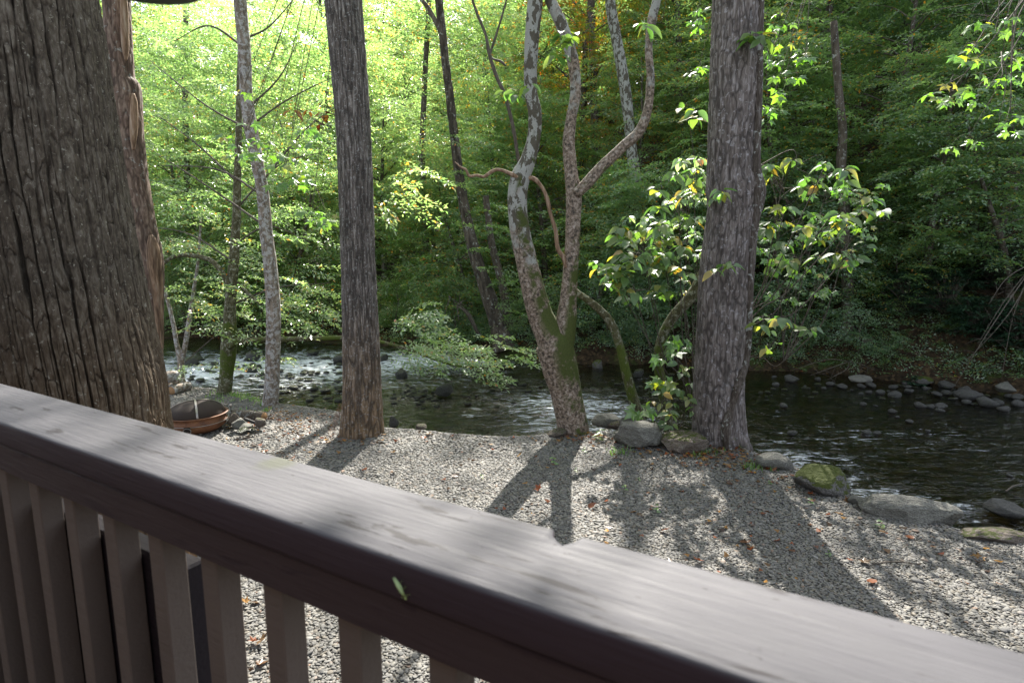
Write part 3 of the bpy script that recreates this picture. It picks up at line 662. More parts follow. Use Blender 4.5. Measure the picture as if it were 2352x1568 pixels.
# 1. huge furrowed tree at the left
T1 = [(-60, -500, .42), (-40, -200, .45)]
edge = [(498, 1600, .86), (486, 1540, .74), (474, 1440, .66), (450, 1286, .60), (395, 975, .55), (386, 900, .54), (343, 700, .52), (300, 480, .505), (262, 240, .49), (225, 0, .475), (190, -200, .45), (150, -500, .43), (90, -1000, .36)]
YB = 3.95; pts = []
for ue, v, r in edge:
    p = W(ue, v, YB); pts.append((p[0] - r * 1.18, YB, p[2], r))
base = pts[0][:3]; base = (pts[1][0], YB, 0)
def rd(th, L, r):
    c, s_ = np.cos(th), np.sin(th)
    w = (fbm(P3(c * 2.2, s_ * 2.2, L * .6), 3) - .5) * 5 + (fbm(P3(c * 9, s_ * 9, L * 2.2), 3) - .5) * 3.6
    ph = th * 46 + w * 1.6; idn = np.floor(ph / (2 * math.pi)); g = np.abs(np.sin(ph / 2))
    keep = .35 + .65 * ss((fbm(P3(c * 5 + 3, s_ * 5, L * 1.7), 3) - .36) / .2)
    g1 = (1 - ss(g / .38)) * keep
    ph2 = th * 83 - w * 1.1 + 2; g2 = (1 - ss(np.abs(np.sin(ph2 / 2)) / .22)) * ss((vn(P3(c * 6, s_ * 6 + 5, L * 2.2)) - .45) / .2) * .6
    fr = np.mod(L * 2.6 + 7.7 * hsh(idn.astype(np.int64), 0 * idn.astype(np.int64), 0 * idn.astype(np.int64)) + (fbm(P3(c * 14, s_ * 14, L * 4), 2) - .5) * .5, 1); g3 = (1 - ss(np.abs(fr - .5) / .035)) * .4
    n = fbm(P3(c * 22, s_ * 22, L * 18), 4) - .5; n2 = fbm(P3(c * 40, s_ * 40, L * 9), 3) - .5
    cr = np.clip(np.maximum(np.maximum(g1, g2), g3), 0, 1); LASTC[0] = np.clip(cr * 1.1 - n * .3, 0, 1)
    return -.036 * cr + .020 * n + .012 * n2 + r * .05 * (fbm(P3(c * 1.6, s_ * 1.6, L * .5), 2) - .5)
big = thing('big_tree', base, 'huge tree with thick deeply furrowed brown bark just beyond the left end of the railing', 'tree')
S = spine(pts, 40); low = S[S[:, 2] < 5.4]; 
def dbig(th, L, r): return rd(th, L, r) + flare(th, L, r, 7, .12, .6)
V, Fq, caps, dd_ = tube(low, 900, 520, dbig, wantd=True); obj('trunk', mk('trunk', V - np.array(base), [tuple(f) for f in Fq.tolist()] + caps, M['bark_big'], tint=dd_), big)
mb_top = MB(); top = [tuple(q) for q in S[S[:, 2] > 5.2][::3]] + [(-3.6, 4.3, 11, .22), (-3.7, 4.4, 15, .06)]; tadd(mb_top, top, 20, 20)
# 2. middle tree
def near_trunk(name, label, lst, Y, nu, nv, mat, disp, cat='tree', z0=None, fl=None):
    P = sp_uv(lst, Y); P = sorted(P, key=lambda q: q[2]); b = P[0]
    t = thing(name, (b[0], b[1], b[2]), label, cat)
    dd = disp if fl is None else (lambda th, L, r: disp(th, L, r) + flare(th, L, r, *fl))
    obj('trunk', tmesh('trunk', P, nu, nv, mat, b[:3], dd), t); return t, P
YM = float(G(831, 1008)[1]) + .25
mid, PM = near_trunk('ridged_tree', 'straight grey tree with finely ridged bark standing at the middle of the gravel edge',
    [(826, 1030, 60), (830, 1005, 55), (832, 960, 50), (832, 900, 46), (830, 800, 43), (823, 600, 39), (812, 300, 38), (789, 0, 39), (770, -300, 36), (750, -700, 30)], YM, 230, 640, M['bark_mid'], ridged(26, 3.2, .011, .3, .34), fl=(9, .1, .22))
# 3. right tree with the vine
YR = float(G(1655, 1028)[1]) + .3
right, PR = near_trunk('vine_tree', 'stout grey tree with scaly bark standing beside two boulders, a thick vine on it',
    [(1656, 1050, 76), (1655, 1028, 68), (1652, 990, 62), (1650, 900, 58), (1655, 800, 57), (1660, 700, 57), (1666, 600, 55), (1680, 480, 52), (1680, 430, 55), (1678, 380, 50), (1686, 200, 52), (1692, 0, 50), (1700, -300, 46), (1712, -700, 38)], YR, 260, 560, M['bark_right'], ridged(17, 5.5, .010, .4, .25), fl=(6, .13, .3))
vn_ = thing('climbing_vine', W(1668, 1030, YR - .38), 'thick shaggy vine climbing the right side of the stout grey tree', 'vine')
vp = [(1672, 1035, 10), (1668, 985, 11), (1680, 930, 10), (1697, 880, 10), (1712, 820, 10), (1718, 740, 10), (1721, 650, 10), (1727, 560, 10), (1734, 500, 11), (1741, 440, 16), (1736, 380, 10), (1738, 300, 9), (1742, 150, 9), (1746, 0, 8), (1752, -200, 7)]
P = [(*W(u, v, YR - (.40 if v > 960 else .32 if v > 860 else .2)), w / FV * YR) for u, v, w in vp]
obj('stem', tmesh('stem', P, 16, 160, M['vine'], W(1668, 1030, YR - .38), lumpy(.2, 1.8, .006, 30)), vn_)
# 4. forked sycamore
YS = float(G(1318, 998)[1]) + .2
b = W(1318, 1010, YS); syc = thing('forked_sycamore', b, 'forked sycamore leaning out over the stream, mossy at its fork, white flaking bark above', 'tree')
def limb(name, lst, Y, nu, nv, mat, parent, off, disp=None):
    P = sp_uv(lst, Y); return obj(name, tmesh(name, P, nu, nv, mat, off, disp or lumpy(.07)), parent)
ls = lumpy(.10, 1.5, .006, 20)
limb('trunk', [(1322, 1025, 46.0), (1318, 1000, 41.0), (1312, 960, 37.0), (1300, 900, 37.0), (1288, 850, 40.0), (1272, 790, 42.0), (1262, 770, 34.0), (1240, 720, 29.0), (1214, 620, 25.0), (1192, 520, 22.0), (1188, 450, 22.0), (1196, 405, 21.3), (1212, 370, 17.2), (1225, 320, 14.8), (1228, 260, 14.8), (1218, 200, 13.9), (1222, 90, 14.8), (1230, 0, 16.4), (1242, -150, 13.9), (1250, -400, 8.2)], YS, 72, 330, M['syc'], syc, b, ls)
limb('limb', [(1280, 850, 22.0), (1290, 800, 28.0), (1300, 740, 25.0), (1306, 680, 18.5), (1312, 600, 16.8), (1316, 520, 16.8), (1318, 450, 17.6), (1312, 400, 15.1), (1306, 330, 13.4), (1312, 270, 11.8), (1320, 230, 11.8), (1321, 180, 11.8), (1312, 125, 12.6), (1288, 55, 12.6), (1264, 0, 11.8), (1240, -90, 10.9), (1225, -300, 6.7)], YS, 60, 260, M['syc_dark'], syc, b, ls)
limb('limb', [(1322, 445, 12.3), (1345, 425, 13.2), (1378, 388, 12.3), (1430, 338, 11.4), (1470, 300, 10.6), (1488, 250, 9.7), (1494, 180, 8.8), (1490, 110, 7.9), (1497, 50, 9.7), (1512, -20, 8.8), (1530, -150, 7.0)], YS - .1, 40, 160, M['syc_dark'], syc, b, ls)
dl = lumpy(.12, 3, .003, 30)
limb('dead_branch', [(1190, 408, 6), (1165, 396, 4), (1145, 390, 3.5), (1130, 394, 4), (1112, 406, 3.5), (1095, 403, 3), (1078, 405, 3), (1070, 390, 2.5), (1058, 384, 2), (1045, 372, 1)], YS - .1, 14, 60, M['snag'], syc, b, dl)
limb('dead_branch', [(1198, 402, 6), (1188, 350, 4), (1178, 290, 4), (1160, 220, 4), (1142, 180, 4), (1125, 130, 4), (1115, 80, 3), (1095, 30, 3), (1078, -20, 2)], YS + .1, 14, 90, M['twig'], syc, b, dl)
limb('dead_branch', [(1124, 128, 3), (1140, 80, 2.5), (1158, 20, 2), (1170, -30, 1.5)], YS + .1, 8, 30, M['twig'], syc, b, dl)
limb('dead_branch', [(1205, 408, 5), (1228, 412, 5), (1248, 436, 4), (1258, 462, 4.5), (1264, 490, 4), (1276, 530, 4.5), (1281, 570, 5), (1294, 592, 5), (1302, 615, 6)], YS - .05, 14, 80, M['snag'], syc, b, dl)
limb('dead_branch', [(1124, 130, 2), (1135, 137, 2.5), (1150, 142, 3), (1162, 152, 2)], YS + .1, 8, 20, M['twig'], syc, b, dl)
# 5.. slimmer near trees
b5 = [(1470, 975, 15), (1465, 950, 14), (1450, 900, 12), (1438, 855, 11), (1425, 800, 10), (1405, 745, 10), (1378, 712, 9), (1348, 688, 8), (1322, 668, 6), (1312, 640, 4)]
near_trunk('bent_tree', 'slender mossy trunk bending left from the bank behind the boulders towards the sycamore', b5, YS + .4, 26, 120, M['bark_moss'], lumpy(.1, 2))
b6 = [(1532, 975, 16), (1528, 930, 14), (1520, 880, 12), (1512, 830, 11), (1520, 775, 11), (1545, 730, 12), (1575, 695, 13), (1600, 660, 13), (1625, 600, 11), (1650, 500, 8)]
near_trunk('crooked_tree', 'crooked bare trunk arching up behind the vine covered tree on its left side', b6, 9.3, 26, 120, M['bark_moss'], lumpy(.12, 2))
YBt = float(G(620, 932, -.12)[1])
tb_, PB = near_trunk('lichen_tree', 'slim straight tree mottled with pale grey lichen, left of the middle tree', [(620, 945, 22), (620, 930, 19), (624, 890, 17), (627, 820, 16), (628, 720, 16), (622, 620, 15), (612, 540, 14), (603, 440, 13), (592, 380, 13), (577, 300, 14), (566, 220, 13), (562, 120, 13), (553, 20, 13), (545, -100, 13), (540, -400, 9)], YBt, 70, 300, M['bark_lich'], lumpy(.06, 1.5))
YA = float(G(515, 905, -.18)[1])
ta, PA = near_trunk('mossy_tree', 'leaning mossy tree whose low limb runs level over the stream behind two trunks', [(512, 925, 19), (515, 905, 16), (520, 860, 15), (526, 790, 17), (528, 720, 13), (532, 660, 12), (537, 600, 11), (543, 500, 9), (545, 420, 8), (548, 330, 7), (550, 200, 6), (556, 0, 5), (560, -300, 4)], YA, 50, 260, M['bark_moss'], lumpy(.1, 1.8))
ba = PA[0][:3]
limb('limb', [(525, 795, 10), (545, 784, 9), (580, 781, 6.5), (640, 779, 6), (720, 778, 6), (800, 776, 5.5), (870, 784, 4), (950, 806, 3.5), (1040, 838, 2.5), (1130, 845, 1.5)], YA - .3, 18, 140, M['bark_moss'], ta, ba, lumpy(.15, 2))
limb('limb', [(530, 670, 7), (515, 635, 6), (490, 602, 5.5), (460, 590, 5), (420, 586, 4.5), (390, 594, 4.5), (368, 612, 4)], YA - .1, 14, 60, M['bark_moss'], ta, ba, lumpy(.15, 2))
limb('limb', [(545, 650, 5), (568, 672, 4), (600, 700, 3)], YA, 10, 30, M['bark_moss'], ta, ba, lumpy(.15, 2))
YC = float(G(417, 885, -.2)[1])
tf, PF = near_trunk('forked_sapling', 'small forked sapling with smooth pale bark between the reddish snag and the mossy tree', [(417, 895, 9), (416, 870, 8), (415, 830, 7), (406, 790, 5), (398, 745, 4.5), (385, 690, 4), (370, 650, 4), (340, 590, 3)], YC, 20, 90, M['bark_lich'], lumpy(.08, 2))
bf = PF[0][:3]
limb('fork', [(416, 830, 6), (425, 795, 5.5), (432, 750, 5), (440, 700, 4.5), (446, 660, 4), (455, 600, 3), (462, 500, 2)], YC, 16, 70, M['bark_lich'], tf, bf)
limb('twig', [(425, 832, 1.5), (455, 805, 1.5), (490, 775, 1)], YC, 6, 20, M['twig'], tf, bf)
YD = 9.6
tr_, PD = near_trunk('reddish_tree', 'tall tree with flaky reddish bark right behind the huge furrowed trunk', [(350, 905, 26), (350, 860, 24), (346, 780, 26), (345, 700, 28), (342, 600, 30), (327, 520, 29), (310, 430, 30), (298, 350, 31), (290, 260, 32), (285, 205, 33), (277, 170, 27), (271, 60, 26), (268, 0, 26), (262, -150, 24), (250, -500, 18)], YD, 110, 420, M['bark_red'], ridged(20, 4, .010, .4, .25))
limb('bare_wood', [(372, 800, 4), (368, 760, 8), (364, 700, 10), (358, 640, 14), (354, 590, 15), (350, 555, 10), (346, 540, 4)], YD - .15, 26, 90, M['snag'], tr_, PD[0][:3], ridged(22, 2, .008))
limb('bare_wood', [(306, 215, 3), (308, 240, 7), (307, 300, 8), (306, 345, 3)], YD - .2, 16, 40, M['snag'], tr_, PD[0][:3], lumpy(.1))
limb('bare_wood', [(283, -20, 6), (286, 40, 8), (288, 110, 7), (290, 140, 2)], YD - .25, 16, 40, M['snag'], tr_, PD[0][:3], lumpy(.1))
# far bank trunks that can be told apart
def far_tree(name, label, lst, Y, mat, nu=26, nv=90, d=None): return near_trunk(name, label, lst, Y, nu, nv, mat, d or lumpy(.1, 1.2, .01, 8))
tc, PC = far_tree('leaning_tree', 'dark leaning tree with shaggy vines at the foot of the far bank, behind the sycamore', [(1160, 800, 30), (1152, 775, 24), (1138, 730, 19), (1122, 680, 18), (1105, 630, 16), (1090, 580, 15), (1075, 520, 13), (1062, 450, 12), (1052, 380, 11), (1042, 300, 10), (1034, 230, 10), (1024, 150, 9), (1016, 70, 9), (1008, 0, 9), (1000, -200, 10)], 17.0, M['bark_far'], 40, 200, ridged(9, 2, .02))
limb('limb', [(1020, 90, 6), (1003, 55, 5), (985, 22, 5), (965, -5, 4), (940, -40, 4)], 17.0, 12, 40, M['bark_far'], tc, PC[0][:3])
far_tree('dark_tree', 'second dark trunk close behind the leaning far bank tree', [(1185, 800, 16), (1172, 760, 13), (1162, 700, 10), (1150, 640, 9), (1130, 560, 8), (1115, 450, 7)], 18.0, M['bark_far'])
far_tree('pale_sycamore', 'tall pale sycamore trunk standing on the far slope between the fork and the right tree', [(1485, 620, 15), (1475, 520, 13), (1466, 450, 12), (1455, 380, 12), (1447, 310, 11), (1440, 240, 12), (1428, 160, 12), (1414, 80, 11), (1402, 0, 11), (1395, -200, 9)], 19.5, M['syc_far'], 30, 160)
far_tree('slope_tree', 'small dark trunk standing alone in the sunlit clearing', [(955, 655, 9), (950, 640, 7), (948, 600, 6), (947, 560, 5.5), (944, 480, 5)], 30, M['bark_far'])
far_tree('bank_tree', 'straight grey trunk rising from the dark far bank right of the vine tree', [(1945, 800, 20), (1944, 770, 15), (1947, 710, 13), (1946, 640, 12), (1940, 560, 11), (1938, 470, 11), (1932, 380, 10), (1935, 300, 9), (1925, 200, 8), (1915, 50, 7)], 15.9, M['bark_far'])
far_tree('thick_leaning_tree', 'thick leaning trunk among dark foliage at the right border of the picture', [(2215, 760, 32), (2235, 690, 26), (2262, 580, 25), (2290, 480, 25), (2322, 380, 26), (2345, 300, 28), (2385, 180, 22), (2420, 0, 18)], 16.0, M['bark_far'], 36, 150, ridged(9, 2, .015))
far_tree('twin_tree', 'pale straight trunk rising behind the thick leaning trunk at the right border', [(2330, 420, 14), (2322, 330, 13), (2318, 200, 12), (2315, 0, 10)], 19.0, M['bark_far'])
far_tree('upper_tree', 'tall thin trunk high on the dark slope just right of the vine tree top', [(1830, 420, 9), (1822, 250, 9), (1815, 100, 8), (1808, -100, 7)], 25.0, M['bark_far'])
far_tree('distant_tree', 'tall thin grey trunk behind the pale sycamore, near the picture top', [(1370, 420, 8), (1366, 300, 8), (1362, 150, 8), (1356, -50, 7)], 26.0, M['bark_far'])
far_tree('stream_tree', 'thin dark trunk seen between the lichen tree and the mossy tree high up', [(432, 640, 6), (430, 400, 6), (425, 200, 6), (428, 0, 5)], 24.0, M['bark_far'])
far_tree('gnarled_tree', 'broad dark trunk at the far waterline behind the bent trunk', [(1478, 720, 20), (1474, 690, 15), (1468, 650, 12), (1462, 600, 11)], 18.5, M['bark_far'])
far_tree('leaning_mossy_tree', 'short dark leaning trunk at the far waterline, left of the crooked trunk', [(1505, 740, 16), (1500, 700, 12), (1488, 650, 10), (1480, 600, 9)], 17.6, M['bark_moss'])

# crowns of the near trees, above the picture: they shade the deck
def high_crown(parent, cx, cy_, zlo, zhi, rad, n, seed, mat='leaf_mid', ll=.12):
    r = np.random.default_rng(seed); sp_ = []
    for k in range(n):
        a = r.uniform(0, 6.28); q = rad * math.sqrt(r.uniform(.02, 1)); z = r.uniform(zlo, zhi); f = 1 - ((z - zlo) / (zhi - zlo) * 2 - .8) ** 2 * .35
        sp_.append((cx + math.cos(a) * q * f, cy_ + math.sin(a) * q * f, z, a + r.normal(0, .5), r.normal(0, .2), r.uniform(1, 1.5)))
    V, F, tt = sprays(sp_, seed, ll, dens=.7); loc = np.array(parent.location)
    return obj('crown', mk('crown', V - loc, F, M[mat], False, tint=tt), parent)
high_crown(big, -3.6, 4.4, 7.2, 15, 4.6, 190, 31)
obj("limb", mb_top.mesh("limb", M["bark_big"], off=base), big)
high_crown(mid, PM[-1][0], YM, 8.8, 15, 3.6, 150, 32)
high_crown(syc, 1.0, 16.4, 10.9, 13.6, 5.2, 95, 36, 'leaf_light', .15)  # extra leaves out of view, added in the sun's path to dapple the gravel
high_crown(right, PR[-1][0] - .6, YR, 8.8, 15, 4.4, 340, 33)

# ------------------------------------------------------------------ trees of the far bank, one by one
def UX(u, Y): return float(W(u, 600, Y)[0])
rnd = random.Random(4)
WOOD = 'leafy trees standing along the far bank'
bgt = [  # kind, u, Y, scale, leaf, label
 ('lowA', 330, 24.5, 1.0, 'leaf_light', 'sunlit layered tree at far left behind the reddish trunk'),
 ('lowB', 415, 23.0, 1.0, 'leaf_light', 'bright green tree across the stream above the forked sapling'),
 ('talA', 470, 29.5, 1.0, 'leaf_light', 'taller pale green tree rising behind the one above the forked sapling'),
 ('lowA', 560, 24.0, 1.0, 'leaf_light', 'yellow green tree across the stream between the mossy and lichen trunks'),
 ('lowC', 655, 22.6, 1.05, 'leaf_light', 'low sunlit tree at the far waterline just right of the lichen trunk'),
 ('lowB', 705, 25.5, 1.1, 'leaf_light', 'bright layered tree across the stream left of the middle trunk'),
 ('lowC', 500, 22.4, .8, 'leaf_mid', 'low green tree at the far waterline behind the mossy trunk'),
 ('lowA', 865, 26.5, 1.05, 'leaf_light', 'glowing pale green tree immediately right of the middle trunk'),
 ('talA', 955, 34.0, 1.0, 'leaf_light', 'airy yellow green tree behind the small clearing'),
 ('lowB', 1010, 25.5, .95, 'leaf_light', 'bright tree across the stream left of the leaning vine trunk'),
 ('lowC', 1085, 20.3, .95, 'leaf_mid', 'shaded low tree around the foot of the leaning far bank trunk'),
 ('lowA', 1150, 25.0, .95, 'leaf_mid', 'green tree filling the gap between leaning trunk and sycamore'),
 ('lowB', 1255, 22.5, .95, 'leaf_mid', 'green tree seen through the fork of the sycamore'),
 ('talA', 1330, 27.0, 1.0, 'leaf_autumn', 'rusty orange autumn tree high between the sycamore limbs'),
 ('lowC', 1365, 18.2, .85, 'leaf_mid', 'low green tree on the far bank right of the sycamore trunk'),
 ('lowA', 1450, 22.0, .9, 'leaf_mid', 'green tree around the pale sycamore trunk on the slope'),
 ('talB', 1560, 26.0, .85, 'leaf_mid', 'tall green tree left of the vine covered trunk'),
 ('lowC', 1560, 18.0, .75, 'leaf_dark', 'low dark green tree behind the crooked trunk'),
 ('lowA', 1660, 21.0, .95, 'leaf_mid', 'low green tree behind the vine covered trunk'),
 ('lowB', 1790, 18.3, .95, 'leaf_mid', 'layered green tree directly right of the vine covered trunk'),
 ('talA', 1850, 23.5, .9, 'leaf_mid', 'tall green tree above the straight grey bank trunk'),
 ('lowC', 1905, 16.8, .75, 'leaf_dark', 'small dark tree beside the straight grey bank trunk'),
 ('lowA', 2010, 18.5, .9, 'leaf_mid', 'spreading green tree on the slope right of the straight bank trunk'),
 ('talB', 2070, 23.0, .9, 'leaf_dark', 'tall dark tree at the upper right of the slope'),
 ('lowB', 2130, 15.6, .8, 'leaf_mid', 'low yellow green tree hanging over the rhododendrons'),
 ('lowA', 2225, 18.5, .9, 'leaf_dark', 'dark tree crowding the thick leaning trunk'),
 ('talA', 2290, 22.5, .85, 'leaf_dark', 'tallest dark tree near the upper right border'),
 ('lowC', 2330, 14.6, .8, 'leaf_dark', 'small dark tree low at the right border above the gravel bar'),
 ('lowB', 2440, 17.0, 1.0, 'leaf_dark', 'dark tree cut by the right border of the picture'),
 ('talB', 770, 31.0, 1.1, 'leaf_light', 'tall pale tree far behind the middle trunk'),
 ('talB', 1200, 33.0, 1.15, 'leaf_mid', 'tall green tree far behind the sycamore top'),
 ('talA', 1700, 28.0, .9, 'leaf_dark', 'tall dark tree high on the slope behind the vine covered trunk'),
]
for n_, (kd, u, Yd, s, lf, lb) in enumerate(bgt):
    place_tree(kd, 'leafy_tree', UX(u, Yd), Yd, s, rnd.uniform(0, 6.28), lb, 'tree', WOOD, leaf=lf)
# saplings and bushes close to the waterline
SAP = 'leafy bushes along the far waterline'
bsh = [(345, 22.6, 1.1, 'leaf_light', 'low sunlit bush at far left beside the reddish trunk'), (455, 22.3, 1.0, 'leaf_light', 'low bright bush between the forked sapling and mossy trunk'),
 (590, 22.0, 1.1, 'leaf_mid', 'low bush just left of the lichen trunk at the far waterline'), (735, 21.4, 1.2, 'leaf_light', 'thin stemmed bush just left of the middle trunk across the stream'),
 (905, 20.8, .8, 'leaf_light', 'low bush just right of the middle trunk across the stream'), (1040, 19.0, .8, 'leaf_mid', 'green bush left of the leaning vine trunk at its foot'),
 (1225, 17.6, .7, 'leaf_mid', 'small green bush behind the sycamore fork'), (1400, 17.0, .8, 'leaf_dark', 'shaded bush left of the bent trunk across the stream'),
 (1470, 16.6, .6, 'leaf_dark', 'small bush behind the lobed leaf sapling'), (1585, 16.6, .8, 'leaf_dark', 'shaded bush immediately left of the vine covered trunk'),
 (1790, 16.2, .7, 'leaf_dark', 'small bush just right of the vine covered trunk'), (1990, 14.9, .55, 'leaf_dark', 'small fern like bush right of the straight bank trunk'),
 (2075, 15.4, .75, 'leaf_mid', 'light green bush over the left rhododendron')]
for u, Yd, s, lf, lb in bsh: place_tree('bush', 'waterside_bush', UX(u, Yd), Yd, s, rnd.uniform(0, 6.28), lb, 'bush', SAP, leaf=lf)

# the wood beyond, which reads as one mass
def join_variant(kd, leaf):
    a, b = VAR[kd]['trunk'], VAR[kd]['crown']
    def arr(me):
        v = np.zeros(len(me.vertices) * 3, np.float32); me.vertices.foreach_get('co', v); return v.reshape(-1, 3)
    va, vb = arr(a), arr(b); fa = [tuple(p.vertices) for p in a.polygons]; n = len(va)
    fb_ = (np.arange(len(vb)).reshape(-1, 4) + n).tolist(); tt = np.zeros(len(vb), np.float32); b.attributes['tint'].data.foreach_get('value', tt)
    return mk('forest_tree', np.vstack([va, vb]), fa + [tuple(f) for f in fb_], [M['bark_far'], M[leaf]], False, mi=[0] * len(fa) + [1] * len(fb_), tint=np.concatenate([np.zeros(n), tt]))
def scatter_trees(name, pts, meshes, label=None):
    P = np.array([(x, y, float(H(x, y)) - .1) for x, y, s in pts]); n = len(P); r = np.random.default_rng(8)
    s = np.array([q[2] for q in pts]); o = gn_points(name, P, np.stack([0 * s, 0 * s, r.uniform(0, 6.28, n)], 1), np.stack([s, s, s], 1), from_objects(src_objects(meshes)))
    if label: tag(o, label)
    return o
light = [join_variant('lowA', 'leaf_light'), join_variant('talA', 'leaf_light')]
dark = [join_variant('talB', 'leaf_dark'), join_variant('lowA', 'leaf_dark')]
pl_, pd_ = [], []
for k in range(4000):
    Yd = rnd.uniform(24, 95); u = rnd.uniform(-300, 2750); x = UX(u, Yd)
    if Yd < 30 and 250 < u < 2400: continue
    if x < .02 * Yd + 2.2 and Yd < 45: continue
    if abs(u - 950) < 90 and Yd < 46: continue
    if u < 1430 and Yd < 45: continue
    md = 3.3 if u > 1300 else 4.6
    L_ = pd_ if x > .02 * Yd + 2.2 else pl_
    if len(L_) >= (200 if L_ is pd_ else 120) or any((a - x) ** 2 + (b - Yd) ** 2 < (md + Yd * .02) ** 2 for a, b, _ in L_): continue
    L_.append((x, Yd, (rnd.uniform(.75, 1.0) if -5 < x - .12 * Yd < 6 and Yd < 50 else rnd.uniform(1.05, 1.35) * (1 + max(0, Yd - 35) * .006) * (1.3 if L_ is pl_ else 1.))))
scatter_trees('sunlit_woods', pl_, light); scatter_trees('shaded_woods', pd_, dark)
print('woods', len(pl_), len(pd_))
# ground plants under the trees
def scatter_sprays(name, pts, seed, leaf, ll, dens=.7, sz=(.4, .8)):
    r = np.random.default_rng(seed); sp_ = []
    for x, y, n in pts:
        z = float(H(x, y))
        for k in range(n): sp_.append((x + r.normal(0, .12), y + r.normal(0, .12), z + r.uniform(.02, .2), r.uniform(0, 6.28), r.uniform(.2, 1.0), r.uniform(*sz)))
    V, F, tt = sprays(sp_, seed, ll, dens=dens, flat=.4); return tag(obj(name, mk(name, V, F, M[leaf], False, tint=tt)), kind='stuff')
pts = []
for k in range(2600):
    u = rnd.uniform(900, 2500); x = rnd.uniform(-5, 19); d = .3 + 11 * rnd.random() ** 1.5; y = float(yF(x)) + d
    if fbm(P3(x * .5, y * .5, 11), 2) > .44: pts.append((x, y, 2))
scatter_sprays('undergrowth', pts, 51, 'leaf_dark', .07, .6, (.35, .75))
pts = [(rnd.uniform(-18, -2), 0, 2) for k in range(330)]; pts = [(x, float(yF(x)) + rnd.uniform(.2, 7), 2) for x, _, _ in pts]
scatter_sprays('bank_plants', pts, 52, 'leaf_light', .07)
def blades(name, pts, h, seed, mat='grass', n=7, w=.006):
    r = np.random.default_rng(seed); V, F, tt = [], [], []; 
    for x, y, z in pts:
        for k in range(n):
            a = r.uniform(0, 6.28); L = h * r.uniform(.5, 1.2); b = np.array([x + r.normal(0, .03 + h * .1), y + r.normal(0, .03 + h * .1), z]); d = np.array([math.cos(a), math.sin(a), 0]) * L * r.uniform(.2, .6); s = np.array([-math.sin(a), math.cos(a), 0]) * w
            i = len(V); V += [b - s, b + s, b + d * .4 + [0, 0, L * .7] + s * .8, b + d * .4 + [0, 0, L * .7] - s * .8, b + d + [0, 0, L * .85]]; F += [(i, i + 1, i + 2, i + 3), (i + 3, i + 2, i + 4)]; tt += [r.uniform()] * 5
    return mk(name, np.array(V), F, M[mat], False, tint=tt)
cl = []
for k in range(900):
    Yd = rnd.uniform(22, 40); x = UX(rnd.uniform(830, 1080), Yd); cl.append((x, Yd, float(H(x, Yd))))
tag(obj('grass', blades('grass', cl, .55, 3, n=9, w=.016)), kind='stuff')

# ------------------------------------------------------------------ leaves big enough to tell apart
def leaf_ovate(k):
    r = np.random.default_rng(k); n = 6; V = []; F = []; w0 = .27 + .05 * r.random()
    dr = r.uniform(.15, .4)
    for i in range(n + 1):
        t = i / n; w = w0 * math.sin(math.pi * t ** .8) ** .85 * (1 if t < 1 else 0); z = -dr * t * t; x = t
        V += [(x, -w, z + w * .35 + r.normal(0, .012)), (x, 0, z), (x, w, z + w * .35 + r.normal(0, .012))]
    for i in range(n):
        a = i * 3; F += [(a, a + 1, a + 4, a + 3), (a + 1, a + 2, a + 5, a + 4)]
    return mk('leaf', np.array(V), F, M['leaf_big'], True, tint=np.zeros(len(V)))
def leaf_lobed(k):
    r = np.random.default_rng(k + 50); out = []
    lobes = [(0, 1.0), (38, .5), (62, .88), (92, .42), (125, .62), (160, .28)]
    seq = [(-a, q) for a, q in lobes[::-1]][:-1] + lobes
    V = [(.35, 0, 0)]
    for a, q in seq:
        aa = R(a); V.append((.35 + .62 * q * math.cos(aa), .62 * q * math.sin(aa) * 1.05, -.22 * q * q + r.normal(0, .03)))
    V.append((0.12, 0, 0)); n = len(V) - 1
    F = [(0, i, i + 1) for i in range(1, n)] + [(0, n, 1)]
    return mk('leaf', np.array(V), F, M['leaf_lobed'], False, tint=np.zeros(len(V)))
OV = [leaf_ovate(k) for k in range(5)]; LO = [leaf_lobed(k) for k in range(4)]
def leaf_at(parent, meshes, p, d, L, rr, off, mat=None, face=.45):
    d = Vector(d).normalized(); up = Vector((0, -face, 1)) + Vector((rr.gauss(0, .35), rr.gauss(0, .35), 0)); y = up.cross(d).normalized(); z = d.cross(y)
    m = Matrix((d, y, z)).transposed().to_4x4()
    o = bpy.data.objects.new('leaf', meshes[rr.randrange(len(meshes))]); link(o, parent)
    o.matrix_basis = Matrix.Translation(Vector(p) - Vector(off)) @ m @ Matrix.Scale(L, 4)
    if mat: set_mat(o, M[mat])
    return o
